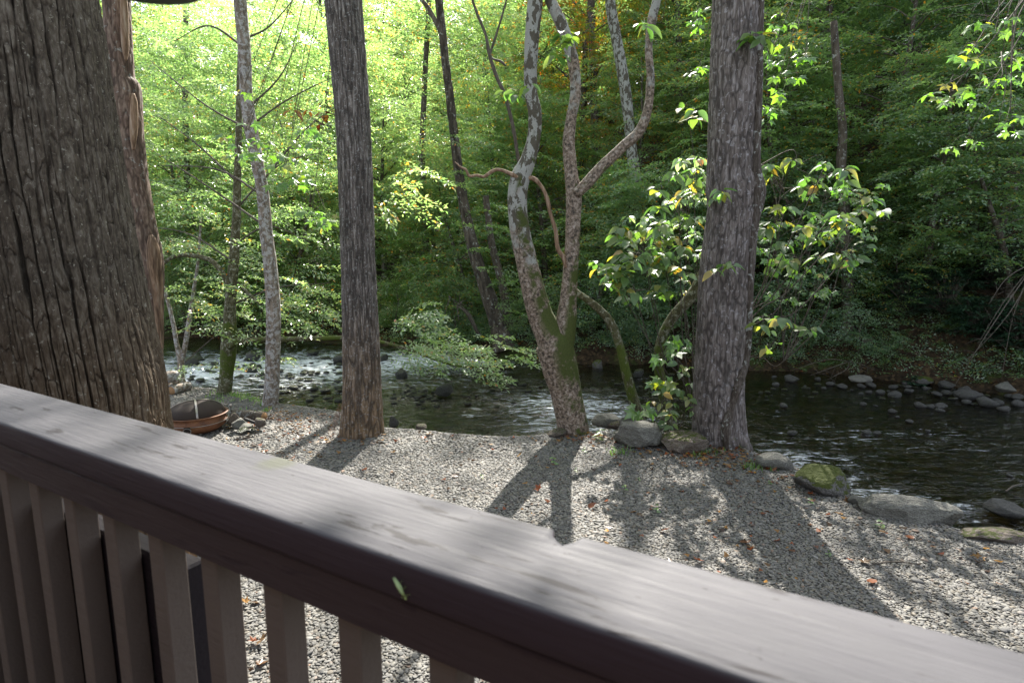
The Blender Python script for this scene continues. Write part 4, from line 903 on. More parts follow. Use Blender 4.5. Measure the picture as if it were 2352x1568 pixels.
def leafy_plant(name, label, cat, root_uv, blobs, meshes, size, seed, whorl=5, Yr=None, twig_mat='twig', from_above=False, stemr=.012, mat=None, group=None):
    """root at (u, v, Y); blobs: (u, v, ru, rv, nleaves, Y): whorls of leaves on twigs spread through each blob, twigs joined to the stem."""
    rr = random.Random(seed); rt = W(*root_uv); t = thing(name, rt, label, cat, group); mb = MB(); off = rt
    for u, v, ru, rv_, n, Yb in blobs:
        c = W(u, v, Yb); sag = np.array([rr.gauss(0, .1), rr.gauss(0, .1), .25 * (-1 if not from_above else .3)]); midp = rt * .5 + c * .5 + sag
        st = [(*rt, stemr), (*(midp * .5 + rt * .5 + [rr.gauss(0, .05), 0, .05]), stemr * .85), (*midp, stemr * .7), (*c, stemr * .45)]; tadd(mb, st, 6, 26)
        nw = max(1, round(n / whorl)); left = n
        for k in range(nw):
            a = rr.uniform(0, 6.28); q = math.sqrt(rr.uniform(.05, 1)); p = W(u + ru * q * math.cos(a), v + rv_ * q * math.sin(a), Yb + rr.gauss(0, .28))
            f = rr.uniform(.75, 1.); s0 = midp * (1 - f) + c * f; tadd(mb, [(*s0, stemr * .4), (*((s0 + p) / 2 + [rr.gauss(0, .04), rr.gauss(0, .04), .04]), stemr * .28), (*p, stemr * .2)], 4, 9)
            m = min(left, max(2, whorl + rr.choice((-1, 0, 1)))); left -= m; a0 = rr.uniform(0, 6.28); dv = p - s0
            for i in range(m):
                aa = a0 + i * 2.4 + rr.gauss(0, .2); d = (math.cos(aa), math.sin(aa), rr.uniform(-.75, .05)); L = size * rr.uniform(.62, 1.15)
                q0 = p + np.array(d) * size * .12 + np.array([0, 0, rr.gauss(0, .015)]) - dv / (np.linalg.norm(dv) + .01) * size * .3 * (i / m)
                leaf_at(t, meshes, q0, d, L, rr, off, mat, 1.1 if meshes is LO else .5)
    obj('stem', mb.mesh('stem', M[twig_mat], off=off), t); return t
leafy_plant('broadleaf_shrub', 'sunlit shrub with broad yellowing leaves between the bent trunk and the vine covered tree', 'shrub', (1590, 960, 9.4),
  [(1475, 560, 105, 55, 88, 8.7), (1395, 610, 45, 30, 34, 8.6), (1455, 655, 75, 35, 44, 8.6), (1560, 470, 60, 80, 52, 8.6), (1585, 400, 40, 50, 24, 8.8), (1530, 620, 70, 50, 34, 8.5)], OV, .21, 71)
leafy_plant('broadleaf_shrub', 'shrub with broad grey green leaves spreading just right of the vine covered tree', 'shrub', (1700, 760, 8.9),
  [(1800, 400, 65, 45, 34, 8.5), (1890, 390, 75, 40, 34, 8.4), (1800, 490, 70, 55, 38, 8.6), (1905, 500, 85, 55, 44, 8.3), (1960, 570, 45, 30, 18, 8.0), (1840, 585, 80, 40, 30, 8.6), (1770, 620, 40, 30, 12, 8.8), (1990, 470, 50, 30, 14, 8.2)], OV, .2, 72)
leafy_plant('leafy_twig', 'low twig of yellow and green leaves right of the vine covered tree, above the water', 'twig', (1718, 820, 8.0),
  [(1760, 750, 30, 25, 9, 7.6), (1815, 735, 35, 20, 9, 7.5), (1852, 760, 20, 22, 6, 7.4), (1768, 795, 20, 18, 5, 7.5)], OV, .19, 73, whorl=3, stemr=.006)
leafy_plant('leafy_sprig', 'sprig of yellow green leaves hanging in front of the vine covered tree, halfway up', 'twig', (1715, 640, 7.75),
  [(1655, 590, 36, 38, 12, 7.3)], OV, .19, 74, whorl=4, stemr=.005)
leafy_plant('leafy_sprig', 'dull green sprig in front of the vine covered tree, just above the yellowing sprig', 'twig', (1728, 520, 7.8),
  [(1675, 462, 42, 32, 14, 7.35)], OV, .19, 75, whorl=4, stemr=.005)
leafy_plant('leafy_sprig', 'sprig of dark leaves near the top of the vine covered tree, beside its vine', 'twig', (1750, 160, 7.8),
  [(1725, 75, 35, 45, 12, 7.4)], OV, .2, 76, whorl=4, stemr=.005)
leafy_plant('leafy_twig', 'small twig of tan and orange leaves left of the vine covered tree, high up', 'twig', (1600, 420, 8.4),
  [(1580, 255, 30, 30, 12, 8.2)], OV, .2, 77, whorl=4, stemr=.006)
leafy_plant('leafy_sprig', 'sprig with orange and green leaves in front of the left sycamore limb', 'twig', (1240, 175, 8.1),
  [(1185, 200, 38, 22, 12, 7.9)], OV, .2, 78, whorl=4, stemr=.005)
leafy_plant('leafy_sprig', 'sprig of dull green leaves in front of the right sycamore limb near the top', 'twig', (1420, 30, 8.0),
  [(1295, 95, 42, 40, 18, 7.8)], OV, .21, 79, whorl=4, stemr=.005)
leafy_plant('leafy_sprig', 'sprig of green and yellow leaves beside the leaning sycamore limb at the picture top', 'twig', (1560, -60, 8.0),
  [(1500, 45, 35, 25, 10, 7.9)], OV, .2, 80, whorl=4, stemr=.005)
leafy_plant('sycamore_sapling', 'young sapling with large bright lobed leaves behind the big boulder', 'sapling', (1545, 985, 8.55),
  [(1530, 790, 38, 40, 12, 8.5), (1520, 850, 30, 30, 7, 8.5), (1480, 935, 35, 22, 7, 8.2)], LO, .27, 81, whorl=3, stemr=.008)
leafy_plant('vine_shrub', 'low bush of rounded green leaves against the left foot of the vine covered tree', 'shrub', (1560, 1000, 8.45),
  [(1570, 870, 35, 35, 26, 8.3), (1530, 920, 45, 28, 24, 8.3), (1575, 930, 28, 40, 18, 8.2), (1520, 965, 40, 18, 12, 8.1)], OV, .15, 82, whorl=4, stemr=.007)
leafy_plant('hanging_branch', 'thin hanging branch with bright lobed leaves at the upper right border', 'branch', (2400, -80, 6.6),
  [(2290, 60, 55, 30, 14, 6.4), (2230, 120, 60, 25, 14, 6.3), (2180, 215, 60, 25, 18, 6.2), (2270, 205, 60, 35, 18, 6.3), (2325, 150, 35, 50, 14, 6.4), (2320, 260, 35, 20, 8, 6.2)], LO, .15, 83, whorl=3, from_above=True, stemr=.009)
leafy_plant('hanging_branch', 'drooping tip with few lobed leaves left of the thick leaning trunk', 'branch', (2300, 120, 6.5),
  [(2215, 330, 45, 20, 9, 6.2), (2290, 300, 40, 20, 8, 6.2)], LO, .14, 84, whorl=3, from_above=True, stemr=.005)
leafy_plant('hanging_branch', 'glowing yellow green lobed leaves hanging close right of the vine covered tree top', 'branch', (1900, -150, 9.4),
  [(1775, 110, 35, 50, 18, 9.0), (1800, 190, 40, 40, 20, 9.0), (1765, 260, 25, 35, 12, 9.0), (1850, 140, 40, 30, 12, 9.1), (1790, 40, 35, 30, 10, 9.1)], LO, .19, 85, whorl=3, from_above=True, stemr=.008)
leafy_plant('hanging_branch', 'pale lobed leaves hanging close left of the vine covered tree top', 'branch', (1660, -150, 9.6),
  [(1600, 30, 25, 35, 12, 9.3), (1600, 180, 25, 30, 10, 9.3)], LO, .19, 86, whorl=3, from_above=True, stemr=.006)
leafy_plant('poplar_branch', 'leafy branch of large lobed leaves hanging before the lichen covered tree', 'branch', (820, -500, 8.8),
  [(560, 200, 25, 20, 5, 8.2), (570, 300, 60, 40, 16, 8.3), (610, 370, 60, 40, 26, 8.3), (650, 410, 50, 30, 20, 8.2), (545, 350, 40, 40, 12, 8.3), (715, 500, 45, 35, 18, 8.2), (670, 300, 50, 40, 10, 8.4)], LO, .19, 87, whorl=3, from_above=True, stemr=.008)
leafy_plant('leafy_sprig', 'few drooping brown and yellow leaves left of the middle tree', 'twig', (780, 150, 8.7),
  [(690, 255, 25, 20, 5, 8.5), (745, 275, 20, 25, 5, 8.5)], OV, .17, 88, whorl=3, stemr=.004, mat='leaf_dry')
leafy_plant('broadleaf_shrub', 'paler shrub with smaller leaves close against the left side of the vine covered tree', 'shrub', (1610, 930, 9.9),
  [(1590, 390, 35, 45, 40, 9.4), (1575, 470, 55, 50, 60, 9.4), (1545, 545, 70, 45, 60, 9.3), (1470, 520, 60, 35, 40, 9.3), (1600, 620, 40, 60, 40, 9.4)], OV, .155, 171, mat='leaf_light')
leafy_plant('lobed_shrub', 'shrub of pale lobed leaves spreading behind the broadleaf shrub right of the vine covered tree', 'shrub', (1800, 830, 10.2),
  [(1900, 430, 60, 40, 40, 9.7), (1980, 440, 60, 40, 40, 9.6), (1850, 520, 60, 40, 36, 9.8), (1950, 540, 60, 40, 40, 9.6), (1780, 560, 40, 50, 30, 9.8), (1800, 660, 60, 50, 36, 9.8), (1880, 640, 60, 40, 24, 9.7)], LO, .16, 172, whorl=4)
# low sunlit boughs over the water: from the mossy tree's level limb, and the near trees' lower branches
def bough(parent, blobs, seed, leaf, ll, dens=.8, sz=(.5, .9), rise=-.05, az=None):
    r = np.random.default_rng(seed); sp_ = []
    for u, v, ru, rv_, n, Yb, sy in blobs:
        for k in range(n):
            a = r.uniform(0, 6.28); q = math.sqrt(r.uniform(0, 1)); p = W(u + ru * q * math.cos(a), v + rv_ * q * math.sin(a), Yb + r.normal(0, sy))
            sp_.append((*p, r.normal(0 if az is None else az, .9), r.normal(rise, .16), r.uniform(*sz)))
    V, F, tt = sprays(sp_, seed, ll, dens=dens, flat=.25); return obj('foliage', mk('foliage', V - np.array(parent.location), F, M[leaf], False, tint=tt), parent)
bough(ta, [(930, 760, 60, 45, 12, 11.6, .5), (1000, 800, 80, 38, 16, 11.5, .5), (1070, 830, 70, 25, 12, 11.4, .4), (1150, 815, 45, 14, 5, 11.3, .3), (1095, 860, 30, 14, 4, 11.2, .3), (930, 820, 50, 30, 9, 11.6, .5), (960, 715, 45, 14, 4, 11.6, .4), (1110, 785, 50, 20, 3, 11.4, .3)], 91, 'leaf_light', .1)
bough(ta, [(450, 560, 110, 60, 26, 12.3, .9), (470, 680, 110, 50, 22, 12.2, .9), (600, 640, 120, 70, 26, 12.6, 1.), (560, 740, 120, 30, 14, 12.0, .8), (690, 700, 80, 60, 20, 12.4, .8), (430, 830, 60, 20, 5, 12.2, .5), (600, 820, 60, 15, 4, 11.8, .4)], 92, 'leaf_light', .085)
bough(tb_, [(520, 40, 230, 60, 80, 18.5, 1.5), (420, 150, 130, 120, 170, 16.5, 1.5), (650, 120, 110, 120, 150, 16.5, 1.5), (520, 330, 160, 80, 60, 15.8, 1.2), (690, 330, 80, 90, 24, 15.8, 1.1), (440, 450, 110, 50, 22, 15.8, 1.), (640, 500, 100, 50, 20, 15.8, 1.)], 93, 'leaf_light', .115, sz=(.7, 1.1))
for parent, base_, segs in ((tb_, PB[0][:3], [((562, 110), (480, 60), (400, 95)), ((575, 290), (660, 230), (790, 165)), ((575, 300), (470, 240), (345, 140)), ((560, 90), (620, 60), (690, -20)), ((600, 420), (700, 300), (780, 240)), ((605, 450), (500, 390), (360, 380)), ((568, 250), (640, 180), (685, 95)), ((610, 520), (480, 430), (340, 340))]),
                            (ta, ba, [((545, 420), (450, 330), (340, 250)), ((543, 480), (640, 380), (740, 350)), ((535, 600), (440, 540), (350, 520)), ((530, 700), (640, 660), (760, 650)), ((540, 560), (620, 520), (720, 560))])):
    for k, sg in enumerate(segs):
        Yq = (YBt if parent is tb_ else YA)
        P = [(*W(*sg[0], Yq), .022), (*W(*sg[1], Yq + .4), .014), (*W(*sg[2], Yq + .9), .005)]
        obj('limb', tmesh('limb', P, 8, 30, M['twig'], base_, lumpy(.2, 3)), parent)
bough(mid, [(745, 230, 25, 60, 6, 9.0, .4), (900, 420, 40, 60, 10, 9.6, .6)], 94, 'leaf_light', .09)
bough(tc, [(1060, 300, 60, 140, 26, 17.2, .8), (1075, 480, 70, 70, 16, 17.0, .8), (1150, 650, 70, 60, 16, 16.6, .8), (1120, 560, 70, 50, 14, 16.8, .8)], 95, 'leaf_mid', .1)
bb = W(985, 770, 23.0); beech = thing('pale_tree', (bb[0], bb[1], float(H(bb[0], bb[1])) - .05), 'slender tree with broad pale sunlit boughs reaching over the stream, right of the middle tree', 'tree')
q = [(985, 800, 10), (985, 770, 9), (980, 600, 8), (970, 400, 7), (975, 200, 6), (985, 0, 5), (990, -200, 3)]; P = [(*W(u, v, 23.0), w / FV * 23.0) for u, v, w in q]
obj('trunk', tmesh('trunk', P, 14, 60, M['bark_far'], np.array(beech.location), lumpy(.1)), beech)
bough(beech, [(960, 20, 110, 50, 50, 23.5, 1.2), (1100, 30, 90, 50, 36, 23.5, 1.2), (930, 100, 90, 120, 60, 22.5, 1.2), (1010, 330, 110, 80, 46, 22.0, 1.), (930, 470, 80, 80, 34, 22.0, 1.), (1090, 200, 70, 120, 34, 22.5, 1.), (1050, 480, 80, 50, 22, 21.6, .8), (960, 620, 80, 40, 14, 21.8, .8), (1150, 60, 80, 90, 26, 23.0, 1.), (1110, 380, 50, 50, 14, 21.8, .8)], 96, 'leaf_light', .145, sz=(.9, 1.3))
high_crown(tb_, PB[-1][0], YBt, 11, 14.5, 2.2, 60, 35, 'leaf_light')

# ------------------------------------------------------------------ boulders and stream stones
def rock_mesh(name, k, mat, sub=3, ang=.35, cuts=9):
    v, f = ICO[sub]; r = np.random.default_rng(k); v = v.copy(); d = 1 + (fbm(v * 1.1 + k * 3.7, 3) - .5) * 2 * ang; p = v * d[:, None]
    for q in range(cuts):            # worn facets
        nn = r.normal(size=3); nn /= np.linalg.norm(nn); c = r.uniform(.55, .9); t = p @ nn; over = np.maximum(t - c, 0); p = p - nn * (over * .95)[:, None]
    p = p + v * ((fbm(v * 5 + k, 4) - .5) * .12)[:, None]; return mk(name, p, f, mat)
def rock(label, u0, u1, vt, vb, z, mat, k, name='boulder', deep=.9, sub=4, cat='rock', group=None, me=None, rz=None, sink=.25, ang=.35, vd=1.12):
    c = G((u0 + u1) / 2, vb, z); Yd = c[1]; w = (u1 - u0) / FV * Yd / 2 * vd; hgt = max((vb - vt) / FV * Yd, .03)
    me = me or rock_mesh(name, k, M[mat], sub, ang); hz = hgt / 2 * (1 + sink) 
    o = obj(name, me, None, (c[0], c[1] + w * deep * .7, z + hgt - hz * 1.0), (0, 0, (k * 1.7 % .6 - .3) if rz is None else rz), (w, w * deep, hz)); tag(o, label, cat, group); return o
rock('largest rounded grey boulder sitting on the gravel edge beside the vine covered tree', 1415, 1527, 966, 1033, 0, 'boulder', 1, sub=5, deep=.8)
rock('flat topped tan and grey boulder between the largest boulder and the vine covered tree', 1513, 1633, 996, 1043, 0, 'boulder_tan', 4, sub=5, deep=.7)
rock('angular grey boulder behind the largest boulder, close to the sycamore', 1368, 1433, 950, 984, -.02, 'boulder', 3, deep=.8)
rock('dark grey boulder tucked directly behind the left shoulder of the largest boulder', 1424, 1468, 958, 992, -.02, 'boulder', 7, deep=.8)
rock('small tan stone in the gap between the two boulders behind the largest one', 1398, 1430, 970, 988, 0, 'boulder_tan', 5, 'stone')
rock('low slab of rock at the left foot of the sycamore', 1262, 1302, 982, 1004, 0, 'boulder_tan', 6, 'stone', deep=.8)
rock('low flat grey rock at the stream edge right of the vine covered tree', 1738, 1823, 1046, 1088, -.05, 'boulder', 8, deep=.8)
rock('broad boulder covered with green moss at the stream edge', 1845, 1965, 1074, 1150, -.06, 'boulder_moss', 9, sub=5, deep=.85, ang=.2)
rock('small round stone between the moss covered boulder and the long wedge rock', 1956, 1988, 1142, 1163, 0, 'boulder', 10, 'stone')
rock('long wedge shaped grey rock half buried at the stream edge', 2000, 2222, 1146, 1226, -.12, 'boulder', 12, sub=5, deep=.42, rz=-.28)
rock('long pale slab at the stream edge by the right border', 2232, 2420, 1222, 1262, -.05, 'boulder_tan', 13, sub=4, deep=.5, rz=-.1)
rock('pale speckled rock breaking the water close to the right border', 2284, 2368, 1154, 1192, WZ, 'river_stone', 14, 'river_rock', deep=.7)
rock('white rock on the bank just right of the middle tree', 892, 914, 957, 981, -.03, 'river_stone', 15, 'stone')
rock('low tan rock at the gravel edge left of the sycamore', 952, 978, 973, 987, 0, 'boulder_tan', 16, 'stone')
for k, (u0, u1, vt, vb, mt, lb) in enumerate([(560, 594, 808, 830, 'wet_stone', 'dark wet boulder in the rapids between the mossy and lichen trees'),
    (762, 806, 808, 838, 'wet_stone', 'mossy wet boulder in the stream touching the left side of the middle tree'), (702, 732, 803, 815, 'wet_stone', 'low dark rock in the far rapids right of the lichen tree'),
    (562, 590, 840, 858, 'wet_stone', 'grey wet boulder in the stream nearer than the one between mossy and lichen trees'), (416, 452, 820, 840, 'wet_stone', 'dark rock with water breaking over it behind the forked sapling'),
    (497, 534, 842, 858, 'wet_stone', 'dark rock against the trunk of the mossy tree in the stream'), (905, 933, 846, 868, 'wet_stone', 'small squarish dark rock in the stream right of the middle tree'),
    (1001, 1038, 880, 912, 'wet_stone', 'dark pointed rock at the tip of the small pebble bar'), (1362, 1388, 826, 846, 'boulder_moss', 'mossy rock at the far waterline right of the sycamore'),
    (1454, 1480, 846, 866, 'wet_stone', 'rounded grey rock in the stream right of the bent trunk'), (1432, 1452, 846, 868, 'wet_stone', 'rounded rock touching the bent trunk in the stream'), (870, 892, 812, 832, 'wet_stone', 'dark block of rock showing right beside the middle tree in the stream')]):
    rock(lb, u0, u1, vt, vb, WZ, mt, 30 + k, 'river_rock', sub=3, deep=.8)
for k, (u0, u1, vt, vb, z, mt, lb) in enumerate([(2128, 2170, 762, 782, .35, 'river_stone', 'white boulder under the rhododendrons on the far bank'), (1985, 2012, 774, 790, .3, 'boulder_tan', 'flat tan rock on the far slope right of the straight bank trunk'),
    (1912, 1948, 725, 738, .7, 'boulder_tan', 'pale flat rock on the far slope left of the straight bank trunk'), (2100, 2125, 770, 780, .3, 'river_stone', 'small pale rock left of the white boulder on the far bank')]):
    rock(lb, u0, u1, vt, vb, z, mt, 50 + k, 'bank_rock', sub=3)
def VC(cx, cy_): return (2900 + cx / 2.502) / 1.63265, (1250 + cy_ / 2.502) / 1.63265
ORD = 'leftmost,second,third,fourth,fifth,sixth,seventh,eighth,ninth,tenth,eleventh,twelfth,thirteenth,fourteenth,fifteenth,sixteenth,seventeenth,eighteenth,nineteenth'.split(',')
TENS = ('', '', 'twenty', 'thirty', 'forty', 'fifty'); ORDT = ('', '', 'twentieth', 'thirtieth', 'fortieth', 'fiftieth')
def ordinal(k):
    if k < 19: return ORD[k] + (' from the left' if k else '')
    return (ORDT[(k + 1) // 10] if (k + 1) % 10 == 0 else TENS[(k + 1) // 10] + ' ' + ('first' if (k + 1) % 10 == 1 else ORD[(k + 1) % 10 - 1])) + ' from the left'
bar = [(190, 460, 140), (425, 445, 70), (545, 492, 75), (655, 520, 95), (480, 525, 50), (835, 510, 80), (930, 508, 95), (1020, 575, 90), (1140, 520, 80), (1160, 600, 120), (1085, 550, 30), (1290, 565, 100), (910, 565, 65), (830, 575, 50),
 (1550, 590, 90), (1645, 580, 90), (1730, 578, 80), (1820, 560, 130), (1660, 520, 150), (1850, 625, 190), (1940, 605, 110), (1830, 665, 85), (1870, 670, 30), (2040, 690, 180), (2140, 672, 90), (2190, 735, 115), (1490, 705, 90), (1395, 700, 110), (1595, 710, 110),
 (1575, 735, 70), (1135, 750, 85), (1170, 795, 50), (1285, 840, 70), (850, 675, 60), (965, 685, 35), (105, 695, 80), (890, 950, 90), (985, 950, 70), (190, 955, 90), (2320, 625, 110), (2320, 690, 120), (1270, 515, 60), (1440, 530, 60), (2250, 610, 90), (15, 420, 50), (30, 495, 70),
 (1600, 1010, 40), (1460, 925, 50), (2100, 640, 60), (1990, 640, 50), (1720, 620, 40), (1240, 480, 50), (1340, 480, 45), (740, 540, 40), (300, 500, 30), (2230, 1350, 60)]
STV = [rock_mesh('river_stone', 200 + k, M['river_stone'], 3, .3, 3) for k in range(6)]; STD = [rock_mesh('river_stone', 230 + k, M['wet_stone'], 2, .3, 3) for k in range(5)]
bar.sort()
for k, (cx, cy_, w) in enumerate(bar):
    u, v = VC(cx, cy_); w = w / 4.085; rock(('wide ' if w > 115 else 'small ' if w < 55 else '') + 'pale stone in the shallows of the far right bank, ' + ordinal(k), u - w / 2, u + w / 2, v - w * .5, v, WZ, None, k, 'river_stone', me=STV[k % 6], deep=.75, cat='stone', group='pale stones along the far right bank', rz=k * .7)
for cx, cy_, w, lb in ((855, 470, 200, 'big flat grey slab at the edge of the far right bank'), (1445, 475, 160, 'mossy block at the far right waterline, left of the second mossy block'), (1840, 470, 140, 'mossy block standing above the pale stones of the far right bank'), (2250, 565, 220, 'broad grey slab at the far right end of the pebbly bank')):
    u, v = VC(cx, cy_); w /= 4.085; rock(lb, u - w / 2, u + w / 2, v - w * .42, v, WZ + .05, 'boulder_moss' if 'mossy' in lb else 'boulder', int(cx), 'bank_rock', sub=3, cat='rock')
rr = random.Random(9)
for k in range(60):
    u, v = rr.gauss(960, 38), rr.gauss(912, 11); w = rr.uniform(7, 17)
    if v < 885 or u < 885: continue
    rock('small grey stone of the little pebble bar right of the middle tree', u - w / 2, u + w / 2, v - w * .5, v, WZ + .0, None, k, 'river_stone', me=STD[k % 5], cat='stone', group='stones of the little bar right of the middle tree', rz=k * .9)
for k in range(170):
    u, v = rr.uniform(380, 790), rr.uniform(822, 925); w = rr.uniform(8, 24) * (.6 + (v - 780) / 300)
    if v > 925 - (790 - u) * .02 or (v > 880 and u < 600): continue
    rock('dark wet stone poking from the rapids behind the left trees', u - w / 2, u + w / 2, v - w * .4, v, WZ, None, k, 'river_stone', me=STD[k % 5], cat='stone', group='dark stones in the left rapids', rz=k * .9)
for k in range(60):
    u, v = rr.uniform(1040, 1560), rr.uniform(842, 935); w = rr.uniform(8, 20)
    rock('dark stone washed by the riffle behind the sycamore', u - w / 2, u + w / 2, v - w * .3, v, WZ, None, k, 'river_stone', me=STD[k % 5], cat='stone', group='dark stones in the riffle behind the sycamore', rz=k * .9)

for k in range(60):
    u, v = rr.uniform(1745, 2345), rr.gauss(893, 17); w = rr.uniform(5, 15)
    if v < 868: continue
    rock('tiny stone barely breaking the dark water right of the vine covered tree', u - w / 2, u + w / 2, v - w * .3, v, WZ, None, k, 'river_stone', me=STD[k % 5], cat='stone', group='tiny stones in the right stream', rz=k * .9)
# ------------------------------------------------------------------ fire bowl, logs, hearth stones
def CV(x, y): return (560 + x / 3.92) / 1.63265, (1380 + y / 3.92) / 1.63265      # close-up pixel -> view units
fu, fv = CV(715, 985); zf = float(H(*G(fu, fv, -.03)[:2])); fc = G(fu, fv, zf + .02); RB = .43; fc = (fc[0] * (fc[1] + RB * .62) / fc[1], fc[1] + RB * .62, zf)
pit = thing('fire_bowl', fc, 'round rusty steel fire bowl with a sooty mesh dome lid, half behind the huge tree', 'fire pit', rz=.3)
v, f = lathe([(.001, .03), (RB * .45, .02), (RB * .72, .035), (RB * .93, .10), (RB * .985, .17), (RB * .985, .18), (RB * .97, .178), (RB * .9, .11), (RB * .5, .05), (.001, .045)], 64); obj('lower_bowl', fix(mk('lower_bowl', v, f, M['rust'])), pit)
v, f = lathe([(RB * .96, .182), (RB * 1.005, .186), (RB * 1.01, .192), (RB * .965, .198), (RB * .955, .27), (RB * 1.05, .285), (RB * 1.055, .293), (RB * .94, .289), (RB * .93, .2), (RB * .96, .182)], 64); obj('upper_ring', fix(mk('upper_ring', v, f, M['rust'])), pit)
v, f = lathe([(RB * 1.012, .1765), (RB * 1.018, .181), (RB * .99, .1835)], 64); obj('rim_band', fix(mk('rim_band', v, f, M['steel'])), pit)
dome = [(RB * .92 * math.cos(R(a)), .292 + .20 * math.sin(R(a))) for a in range(0, 91, 9)]
v, f = lathe(dome + [(.001, .4915)], 56); obj('screen_dome', fix(mk('screen_dome', v, f, M['screen'])), pit)
for rz_ in (.25, .25 + math.pi / 2):
    mb = MB(); pr = []
    for a in range(-90, 91, 6): pr.append((RB * .935 * math.sin(R(a)), .295 + .207 * math.cos(R(a))))
    V = []; 
    for x, z in pr:
        for s, dz in ((-.014, 0), (.014, 0), (.014, .004), (-.014, .004)): V.append((x * (1 + dz), s, z + dz))
    F = [(i * 4 + j, i * 4 + (j + 1) % 4, i * 4 + 4 + (j + 1) % 4, i * 4 + 4 + j) for i in range(len(pr) - 1) for j in range(4)] + [(0, 1, 2, 3), tuple(len(V) - 4 + q for q in (3, 2, 1, 0))]
    o = obj('strap', fix(mk('strap', V, F, M['steel'], False)), pit); o.rotation_euler = (0, 0, rz_)
def torus_pts(c, rx, rz, th=.004, n=24): return [(c[0] + rx * math.cos(a), c[1], c[2] + rz * math.sin(a), th) for a in np.linspace(0, 2 * math.pi, n)]
o = obj('lift_ring', tmesh('lift_ring', torus_pts((0, 0, .525), .028, .028), 8, 40, M['steel'], (0, 0, 0)), pit)
for az in (-95, 40):
    x0, y0 = RB * 1.0 * math.cos(R(az)), RB * 1.0 * math.sin(R(az)); nrm = Vector((x0, y0, 0)).normalized()
    v, f = box(-.045, .045, -.006, .006, -.045, .03, .003); o = obj('handle_plate', fix(mk('handle_plate', v, f, M['dark_metal'], False)), pit, (x0 + nrm.x * .006, y0 + nrm.y * .006, .155), (0, 0, math.atan2(nrm.y, nrm.x) + math.pi / 2))
    obj('ring', tmesh('ring', torus_pts((0, 0, -.028), .055, .045, .0035), 8, 40, M['steel'], (0, 0, 0)), o, (0, -.014, 0))
for az in (30, 150, 270): 
    x0, y0 = RB * .6 * math.cos(R(az)), RB * .6 * math.sin(R(az)); obj('foot', tmesh('foot', [(x0, y0, .04, .012), (x0 * 1.1, y0 * 1.1, 0, .012), (x0 * 1.15, y0 * 1.15, -.02, .012)], 8, 6, M['dark_metal'], (0, 0, 0)), pit)
def log_(label, p0, p1, r, k, mat='bark_far', name='log'):
    t = thing(name, p0, label, 'log'); p0, p1 = np.array(p0), np.array(p1); d = (p1 - p0) / np.linalg.norm(p1 - p0)
    obj('bark', tmesh('bark', [(*p0, r), (*(p0 + (p1 - p0) * .5 + [0, 0, r * .08]), r * .97), (*p1, r * .95)], 28, 50, M[mat], p0, lumpy(.06, 2, .008, 18)), t)
    for q, s in ((p0, -1), (p1, 1)):
        c = q + d * s * .004; obj('cut_end', tmesh('cut_end', [(*(c - d * s * .01), r * .86), (*c, r * .86), (*(c + d * s * .004), r * .84)], 24, 4, M['cut_wood'], p0, lumpy(.03, 2)), t)
    return t
def onz(u, v, dz=0, zg=-.05):
    for _ in range(3): p = G(u, v, zg); zg = float(H(p[0], p[1]))
    return np.array([p[0], p[1], zg + dz])
a, b_ = CV(1240, 745), CV(1690, 775); log_('dark bark covered log lying beside the hearth stones', onz(*a, .07), onz(*b_, .07), .085, 1)
a, b_ = CV(330, 395), CV(580, 350); log_('short log with pale cut end, front one of the pile by the forked sapling', onz(*a, .09), onz(b_[0], b_[1] - 4, .09), .10, 2, 'bark_lich')
a, b_ = CV(240, 360), CV(500, 300); log_('grey log at the back of the pile by the forked sapling', onz(a[0], a[1], .12), onz(b_[0], b_[1], .14), .11, 3, 'bark_lich')
a, b_ = CV(200, 250), CV(430, 215); log_('topmost sunlit log of the pile by the forked sapling', onz(a[0], a[1] + 22, .34), onz(b_[0], b_[1] + 22, .34), .13, 4, 'bark_lich')
for k, (x0, x1, y0, y1, mt, lb) in enumerate([(1125, 1300, 690, 850, 'boulder_tan', 'tall tan hearth stone nearest the fire bowl'), (1210, 1395, 755, 895, 'boulder', 'rounded grey hearth stone in front of the log'),
    (1295, 1475, 840, 915, 'boulder', 'low hearth stone in the middle of the small ring'), (1285, 1465, 905, 985, 'wet_stone', 'flat dark hearth stone at the front of the small ring'), (1540, 1690, 750, 880, 'boulder_tan', 'tan hearth stone at the right end of the log'), (1440, 1540, 900, 960, 'wet_stone', 'small blackened hearth stone beside the charred wood')]):
    (u0, vt), (u1, vb) = CV(x0, y0), CV(x1, y1); rock(lb, u0, u1, vt - 3, vb, .05, mt, 70 + k, 'hearth_stone', sub=3, sink=.1, vd=1.3)
a, b_ = CV(1400, 830), CV(1650, 890); t = log_('charred stick lying across the hearth stones', onz(*a, .1), onz(*b_, .05), .028, 5, 'char', 'charred_stick')
a = onz(*CV(1212, 752)); t = thing('iron_stake', a, 'short iron stake with a round knob standing by the fire bowl', 'stake')
obj('shaft', tmesh('shaft', [(0, 0, -.05, .007), (0, 0, .1, .007), (0, 0, .22, .007)], 8, 6, M['dark_metal'], (0, 0, 0)), t); obj('knob', tmesh('knob', [(0, 0, .21, .012), (0, 0, .225, .024), (0, 0, .25, .024), (0, 0, .265, .006)], 14, 12, M['steel'], (0, 0, 0)), t)
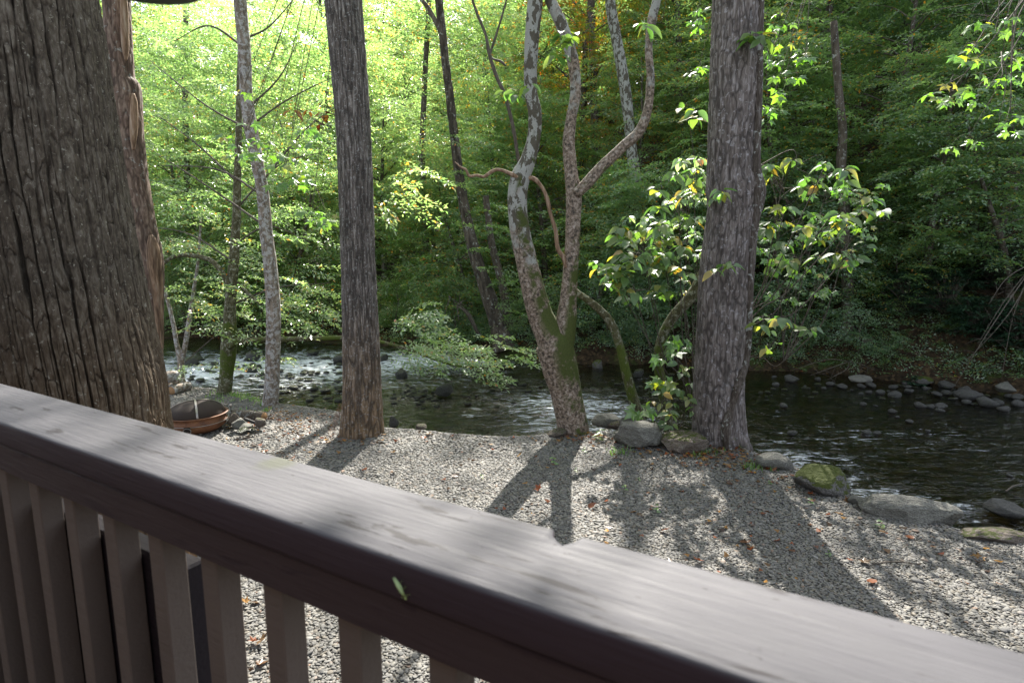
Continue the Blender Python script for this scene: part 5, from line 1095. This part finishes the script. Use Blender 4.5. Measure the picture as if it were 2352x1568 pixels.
# rusty wire netting against the middle tree
wt = thing('wire_netting', onz(758, 1008), 'strip of rusty wire netting leaning on the left side of the middle tree', 'netting'); b0 = np.array(wt.location); mb = MB()
A0, A1, B0, B1 = W(751, 1008, YM - .5), W(768, 1006, YM - .4), W(780, 925, YM - .2), W(788, 930, YM - .15)
for k in range(5):
    f = k / 4; p, q = A0 * (1 - f) + A1 * f, B0 * (1 - f) + B1 * f; tadd(mb, [(*p, .0016), (*((p + q) / 2 + [-.02, 0, -.03]), .0016), (*q, .0016)], 4, 8)
for k in range(14):
    f = k / 13; p, q = A0 * (1 - f) + B0 * f, A1 * (1 - f) + B1 * f; s = np.array([0, 0, .03 * (1 if k % 2 else -1)]); tadd(mb, [(*(p - s), .0014), (*((p + q) / 2), .0014), (*(q + s), .0014)], 4, 4)
obj('wire', mb.mesh('wire', M['wire'], off=b0), wt)
# ------------------------------------------------------------------ fallen leaves, litter, seedlings, sticks
def dry_leaf(k):
    r = np.random.default_rng(k + 90); me = leaf_lobed(k).copy() if k % 2 else leaf_ovate(k).copy(); me.materials.clear(); me.materials.append(M['leaf_dry']); me.name = 'fallen_leaf'
    v = np.zeros(len(me.vertices) * 3, np.float32); me.vertices.foreach_get('co', v); v = v.reshape(-1, 3); v[:, 2] = (v[:, 0] - .5) ** 2 * .5 + v[:, 1] ** 2 * r.uniform(.3, 1.2) + r.normal(0, .03, len(v)); me.vertices.foreach_set('co', v.ravel()); return me
DL = [dry_leaf(k) for k in range(6)]
def drop_leaf(u, v, L, label, group):
    p = onz(u, v, .02); o = obj('fallen_leaf', DL[rr.randrange(6)], None, p, (rr.gauss(0, .35), rr.gauss(0, .35), rr.uniform(0, 6.28)), L); tag(o, label, 'leaf', group)
for u, v in [(960, 1002), (985, 1000), (1040, 1003), (968, 1010), (1105, 1020), (900, 1040), (908, 1090), (1035, 1098), (1190, 1052), (1410, 1052), (1425, 1075), (1500, 1080), (1575, 1062), (1600, 1068), (1625, 1058), (1680, 1110), (1760, 1085), (1820, 1045), (1905, 1125), (1930, 1128), (1700, 1250), (1712, 1262), (1640, 1175), (1850, 1140), (1868, 1155),
             (2060, 1160), (2150, 1180), (2225, 1280), (2238, 1290), (2255, 1282), (2010, 1340), (1975, 1290), (1780, 1245), (1560, 1130), (1350, 1170), (1240, 1130), (1460, 1180), (1955, 1150), (1968, 1148), (560, 1010), (590, 1025), (640, 985), (690, 1010), (720, 985), (575, 1385), (585, 1530), (600, 1470), (830, 1548), (650, 1040), (520, 990), (735, 1052), (1085, 1060), (1130, 1035), (1520, 1225), (1600, 1290), (1755, 1180), (2100, 1240)]:
    drop_leaf(u + rr.uniform(-3, 3), v + rr.uniform(-3, 3), rr.uniform(.07, .12), 'single curled orange or brown leaf lying on the pebbles', 'fallen leaves on the gravel')
    if rr.random() < .55: drop_leaf(u + rr.uniform(-16, 16), v + rr.uniform(-8, 8), rr.uniform(.05, .09), 'single curled orange or brown leaf lying on the pebbles', 'fallen leaves on the gravel')
def litter(name, pts, seed, L=(.04, .09)):
    r = np.random.default_rng(seed); n = len(pts); P = np.array([(x, y, float(H(x, y)) + r.uniform(.005, .04)) for x, y in pts]); a = r.uniform(0, 6.28, n); s = r.uniform(*L, n)
    q = np.array([[-.5, 0, .1], [-.1, .35, -.02], [.5, 0, .15], [.1, -.33, .05]])[None] * s[:, None, None]; q[..., 2] *= r.uniform(.2, 3, n)[:, None]
    ca, sa = np.cos(a)[:, None], np.sin(a)[:, None]; V = np.stack([q[..., 0] * ca - q[..., 1] * sa, q[..., 0] * sa + q[..., 1] * ca, q[..., 2]], -1) + P[:, None]
    return tag(obj(name, mk(name, V.reshape(-1, 3), np.arange(n * 4).reshape(-1, 4), M['leaf_dry'], False, tint=np.repeat(r.uniform(0, 1, n), 4))), kind='stuff')
pts = []
for k in range(5200):
    x = rr.uniform(-14, 18); d = rr.uniform(.1, 14) ** .9 if x > -3 else rr.uniform(.1, 5); pts.append((x, float(yF(x)) + d))
litter('leaf_litter', pts, 61, (.06, .13))
pts = []
for cu, cv, su, sv, n in ((1350, 1008, 50, 10, 110), (1640, 1045, 60, 12, 170), (1700, 1062, 50, 14, 110), (560, 960, 60, 18, 120), (640, 950, 60, 12, 130), (700, 985, 60, 25, 120), (820, 1018, 50, 7, 50), (1520, 1040, 70, 8, 60), (1480, 990, 60, 14, 60), (560, 1040, 60, 20, 60), (1830, 1100, 60, 16, 40), (1300, 1150, 300, 60, 60), (1900, 1250, 250, 60, 70)):
    for k in range(n):
        p = G(rr.gauss(cu, su), rr.gauss(cv, sv), 0)
        if p[1] < yN(p[0]) + .2: pts.append((p[0], p[1]))
litter('dry_leaf_litter', pts, 62, (.03, .085))
def seedling(u, v, h, n, lb, mat='leaf_lobed'):
    p = onz(u, v); t = thing('seedling', p, lb, 'plant', 'green seedlings on the gravel' if lb.startswith('tiny') else None); mb = MB(); tadd(mb, [(0, 0, -.02, .002), (.01, 0, h * .5, .002), (.01, .01, h, .001)], 4, 6); obj('stem', mb.mesh('stem', M['twig']), t)
    for k in range(n):
        a = k * 2.4; f = (k + 1) / n; leaf_at(t, OV, (.01, .005, h * f), (math.cos(a), math.sin(a), .1), h * rr.uniform(.45, .7), rr, (0, 0, 0), mat)
for k, (u, v) in enumerate(sorted(((1320, 1085), (1465, 1105), (1340, 1040), (1505, 1180), (1432, 1130), (1768, 1115), (1860, 1160), (1270, 1068), (1450, 1028), (1660, 1040), (2020, 1215), (1900, 1280), (830, 1530), (1105, 1100)))):
    seedling(u, v, rr.uniform(.05, .1), rr.choice((3, 4, 5)), 'tiny green seedling growing through the pebbles, ' + ordinal(k))
seedling(1072, 1000, .2, 12, 'pale sunlit plant at the water edge between middle tree and sycamore', 'leaf_light')
seedling(1375, 1012, .16, 9, 'small leafy plant at the right foot of the sycamore', 'leaf_mid'); seedling(1640, 1020, .14, 8, 'small green plant at the left foot of the vine covered tree', 'leaf_mid')
for k, (u0, v0, u1, v1, r_, lb) in enumerate([(2005, 1300, 2110, 1302, .009, 'grey stick lying on the gravel near the right edge of the railing'), (1740, 1230, 1790, 1260, .006, 'thin twig beside orange leaves on the gravel'), (1410, 1262, 1460, 1272, .006, 'thin pale twig on the gravel near the notch in the rail'), (1820, 1135, 1870, 1142, .005, 'thin twig on the gravel below the moss covered boulder'),
    (2310, 1128, 2350, 1110, .012, 'pale driftwood stick floating near the right border')]):
    a = onz(u0, v0, .025) if k < 4 else G(u0, v0, WZ + .02); b_ = onz(u1, v1, .03) if k < 4 else G(u1, v1, WZ + .05); o = obj('stick', tmesh('stick', [(*a, r_), (*((a + b_) / 2 + [0, .02, .01]), r_), (*b_, r_ * .5)], 7, 14, M['twig'], a, lumpy(.2, 4)), None, a); tag(o, lb, 'stick')
tag(obj('bank_grass', blades('bank_grass', [tuple(onz(rr.gauss(cu, 22), rr.gauss(cv, 5))) for cu, cv, n in ((560, 912, 26), (520, 912, 20), (640, 925, 12), (1430, 1040, 8), (1620, 1045, 10), (1740, 1075, 12), (600, 945, 8)) for _ in range(n)], .09, 5, n=8, w=.004)), kind='stuff')
# rhododendrons and bare brush on the dark bank
def rhodo(u, v, Yd, rad, hh, n, seed, label):
    r = np.random.default_rng(seed); c = W(u, v, Yd); b = np.array([c[0], c[1], float(H(c[0], c[1]))]); t = thing('rhododendron', b, label, 'shrub', 'rhododendrons on the dark far bank'); V = []; tt = []; mb = MB()
    for k in range(n):
        a, q, e = r.uniform(0, 6.28), rad * r.uniform(.3, 1), r.uniform(.1, 1); p = np.array([q * math.cos(a) * math.cos(e * .8), q * math.sin(a) * math.cos(e * .8) * .8, hh * e])
        if k % 3 == 0: tadd(mb, [(0, 0, 0, .02), (*(p * .5 + [0, 0, .1]), .014), (*p, .006)], 5, 8)
        m = r.integers(7, 10); a0 = r.uniform(0, 6.28)
        for i in range(m):
            aa = a0 + i * 6.28 / m; d = np.array([math.cos(aa), math.sin(aa), r.uniform(-.6, .1)]); d /= np.linalg.norm(d); L = r.uniform(.13, .2); s = np.array([-math.sin(aa), math.cos(aa), 0]) * .024
            V += [p, p + d * L * .55 + s + [0, 0, .012], p + d * L, p + d * L * .55 - s + [0, 0, .012]]; tt += [r.uniform()] * 4
    obj('stem', mb.mesh('stem', M['twig']), t); obj('foliage', mk('foliage', np.array(V), np.arange(len(V)).reshape(-1, 4), M['leaf_rhodo'], False, tint=tt), t)
rhodo(2090, 690, 15.2, 1.0, 1.3, 230, 1, 'dark glossy rhododendron left of the thick leaning trunk'); rhodo(2170, 720, 14.7, 1.0, 1.2, 240, 2, 'dark rhododendron directly above the white boulder'); rhodo(2250, 770, 13.9, .9, 1.0, 220, 3, 'low rhododendron at the foot of the thick leaning trunk')
rhodo(2345, 800, 13.2, 1.0, 1.1, 240, 4, 'rhododendron at the right border above the pebbly bank'); rhodo(2300, 680, 15.0, 1.1, 1.3, 240, 5, 'higher rhododendron at the right border'); rhodo(2105, 860, 13.6, .25, .25, 10, 6, 'single small rhododendron sprig close to the far right waterline')
def brush(label, root, tips, Yd, seed, r0=.014):
    r = random.Random(seed); b = W(*root, Yd); t = thing('bare_branch', b, label, 'branch'); mb = MB()
    for u, v in tips:
        p = W(u, v, Yd - r.uniform(0, .8)); m = (b + p) / 2 + np.array([r.gauss(0, .12), r.gauss(0, .12), r.uniform(.0, .25)]); tadd(mb, [(*b, r0), (*m, r0 * .7), (*p, r0 * .25)], 5, 16)
        for k in range(5):
            f = r.uniform(.4, .95); q = m * (1 - f) + p * f; e = q + np.array([r.gauss(0, .25), r.gauss(0, .2), r.gauss(-.02, .2)]); tadd(mb, [(*q, r0 * .35), (*((q + e) / 2 + [0, 0, .03]), r0 * .25), (*e, r0 * .12)], 4, 6)
    obj('twigs', mb.mesh('twigs', M['twig'], off=b), t)
brush('grey leafless branches drooping over the pebbly bank at the right border', (2380, 600), [(2200, 850), (2245, 790), (2180, 905), (2300, 870), (2270, 700)], 13.0, 1)
brush('tangle of bare roots and twigs at the far waterline below the straight bank trunk', (1950, 830), [(1860, 862), (1900, 872), (1980, 868), (2010, 850), (1820, 850)], 14.6, 2)
brush('bare twigs beside the vine covered tree at shoulder height over the stream', (1745, 380), [(1800, 440), (1850, 520), (1830, 390), (1790, 560)], 8.9, 3, .01)
brush('fine leafless twigs against the dark slope near the upper right', (2352, -40), [(2260, 70), (2300, 160), (2230, 30), (2320, 260)], 8.0, 4, .009)
brush('fallen dead limb propped on the far bank left of the leaning vine trunk', (1100, 770), [(1045, 700), (1030, 680)], 17.0, 5, .05)

# unseen cabin wall behind the viewpoint, added to keep light off the railing
cab = thing('unseen_cabin_wall', (0, 0, 0), 'unseen brown boarded cabin wall added behind the deck to block light', 'wall', rz=math.atan2(DR[1], DR[0]))
v, f = box(-5, 6, -.012, .012, 0, .215, .003); sdg = fix(mk('siding_board', v, f, M['deck_wood'], False))
for k in range(20): obj('siding_board', sdg, cab, (0, 2.0 + .006 * (k % 2), ZD - .8 + k * .2))
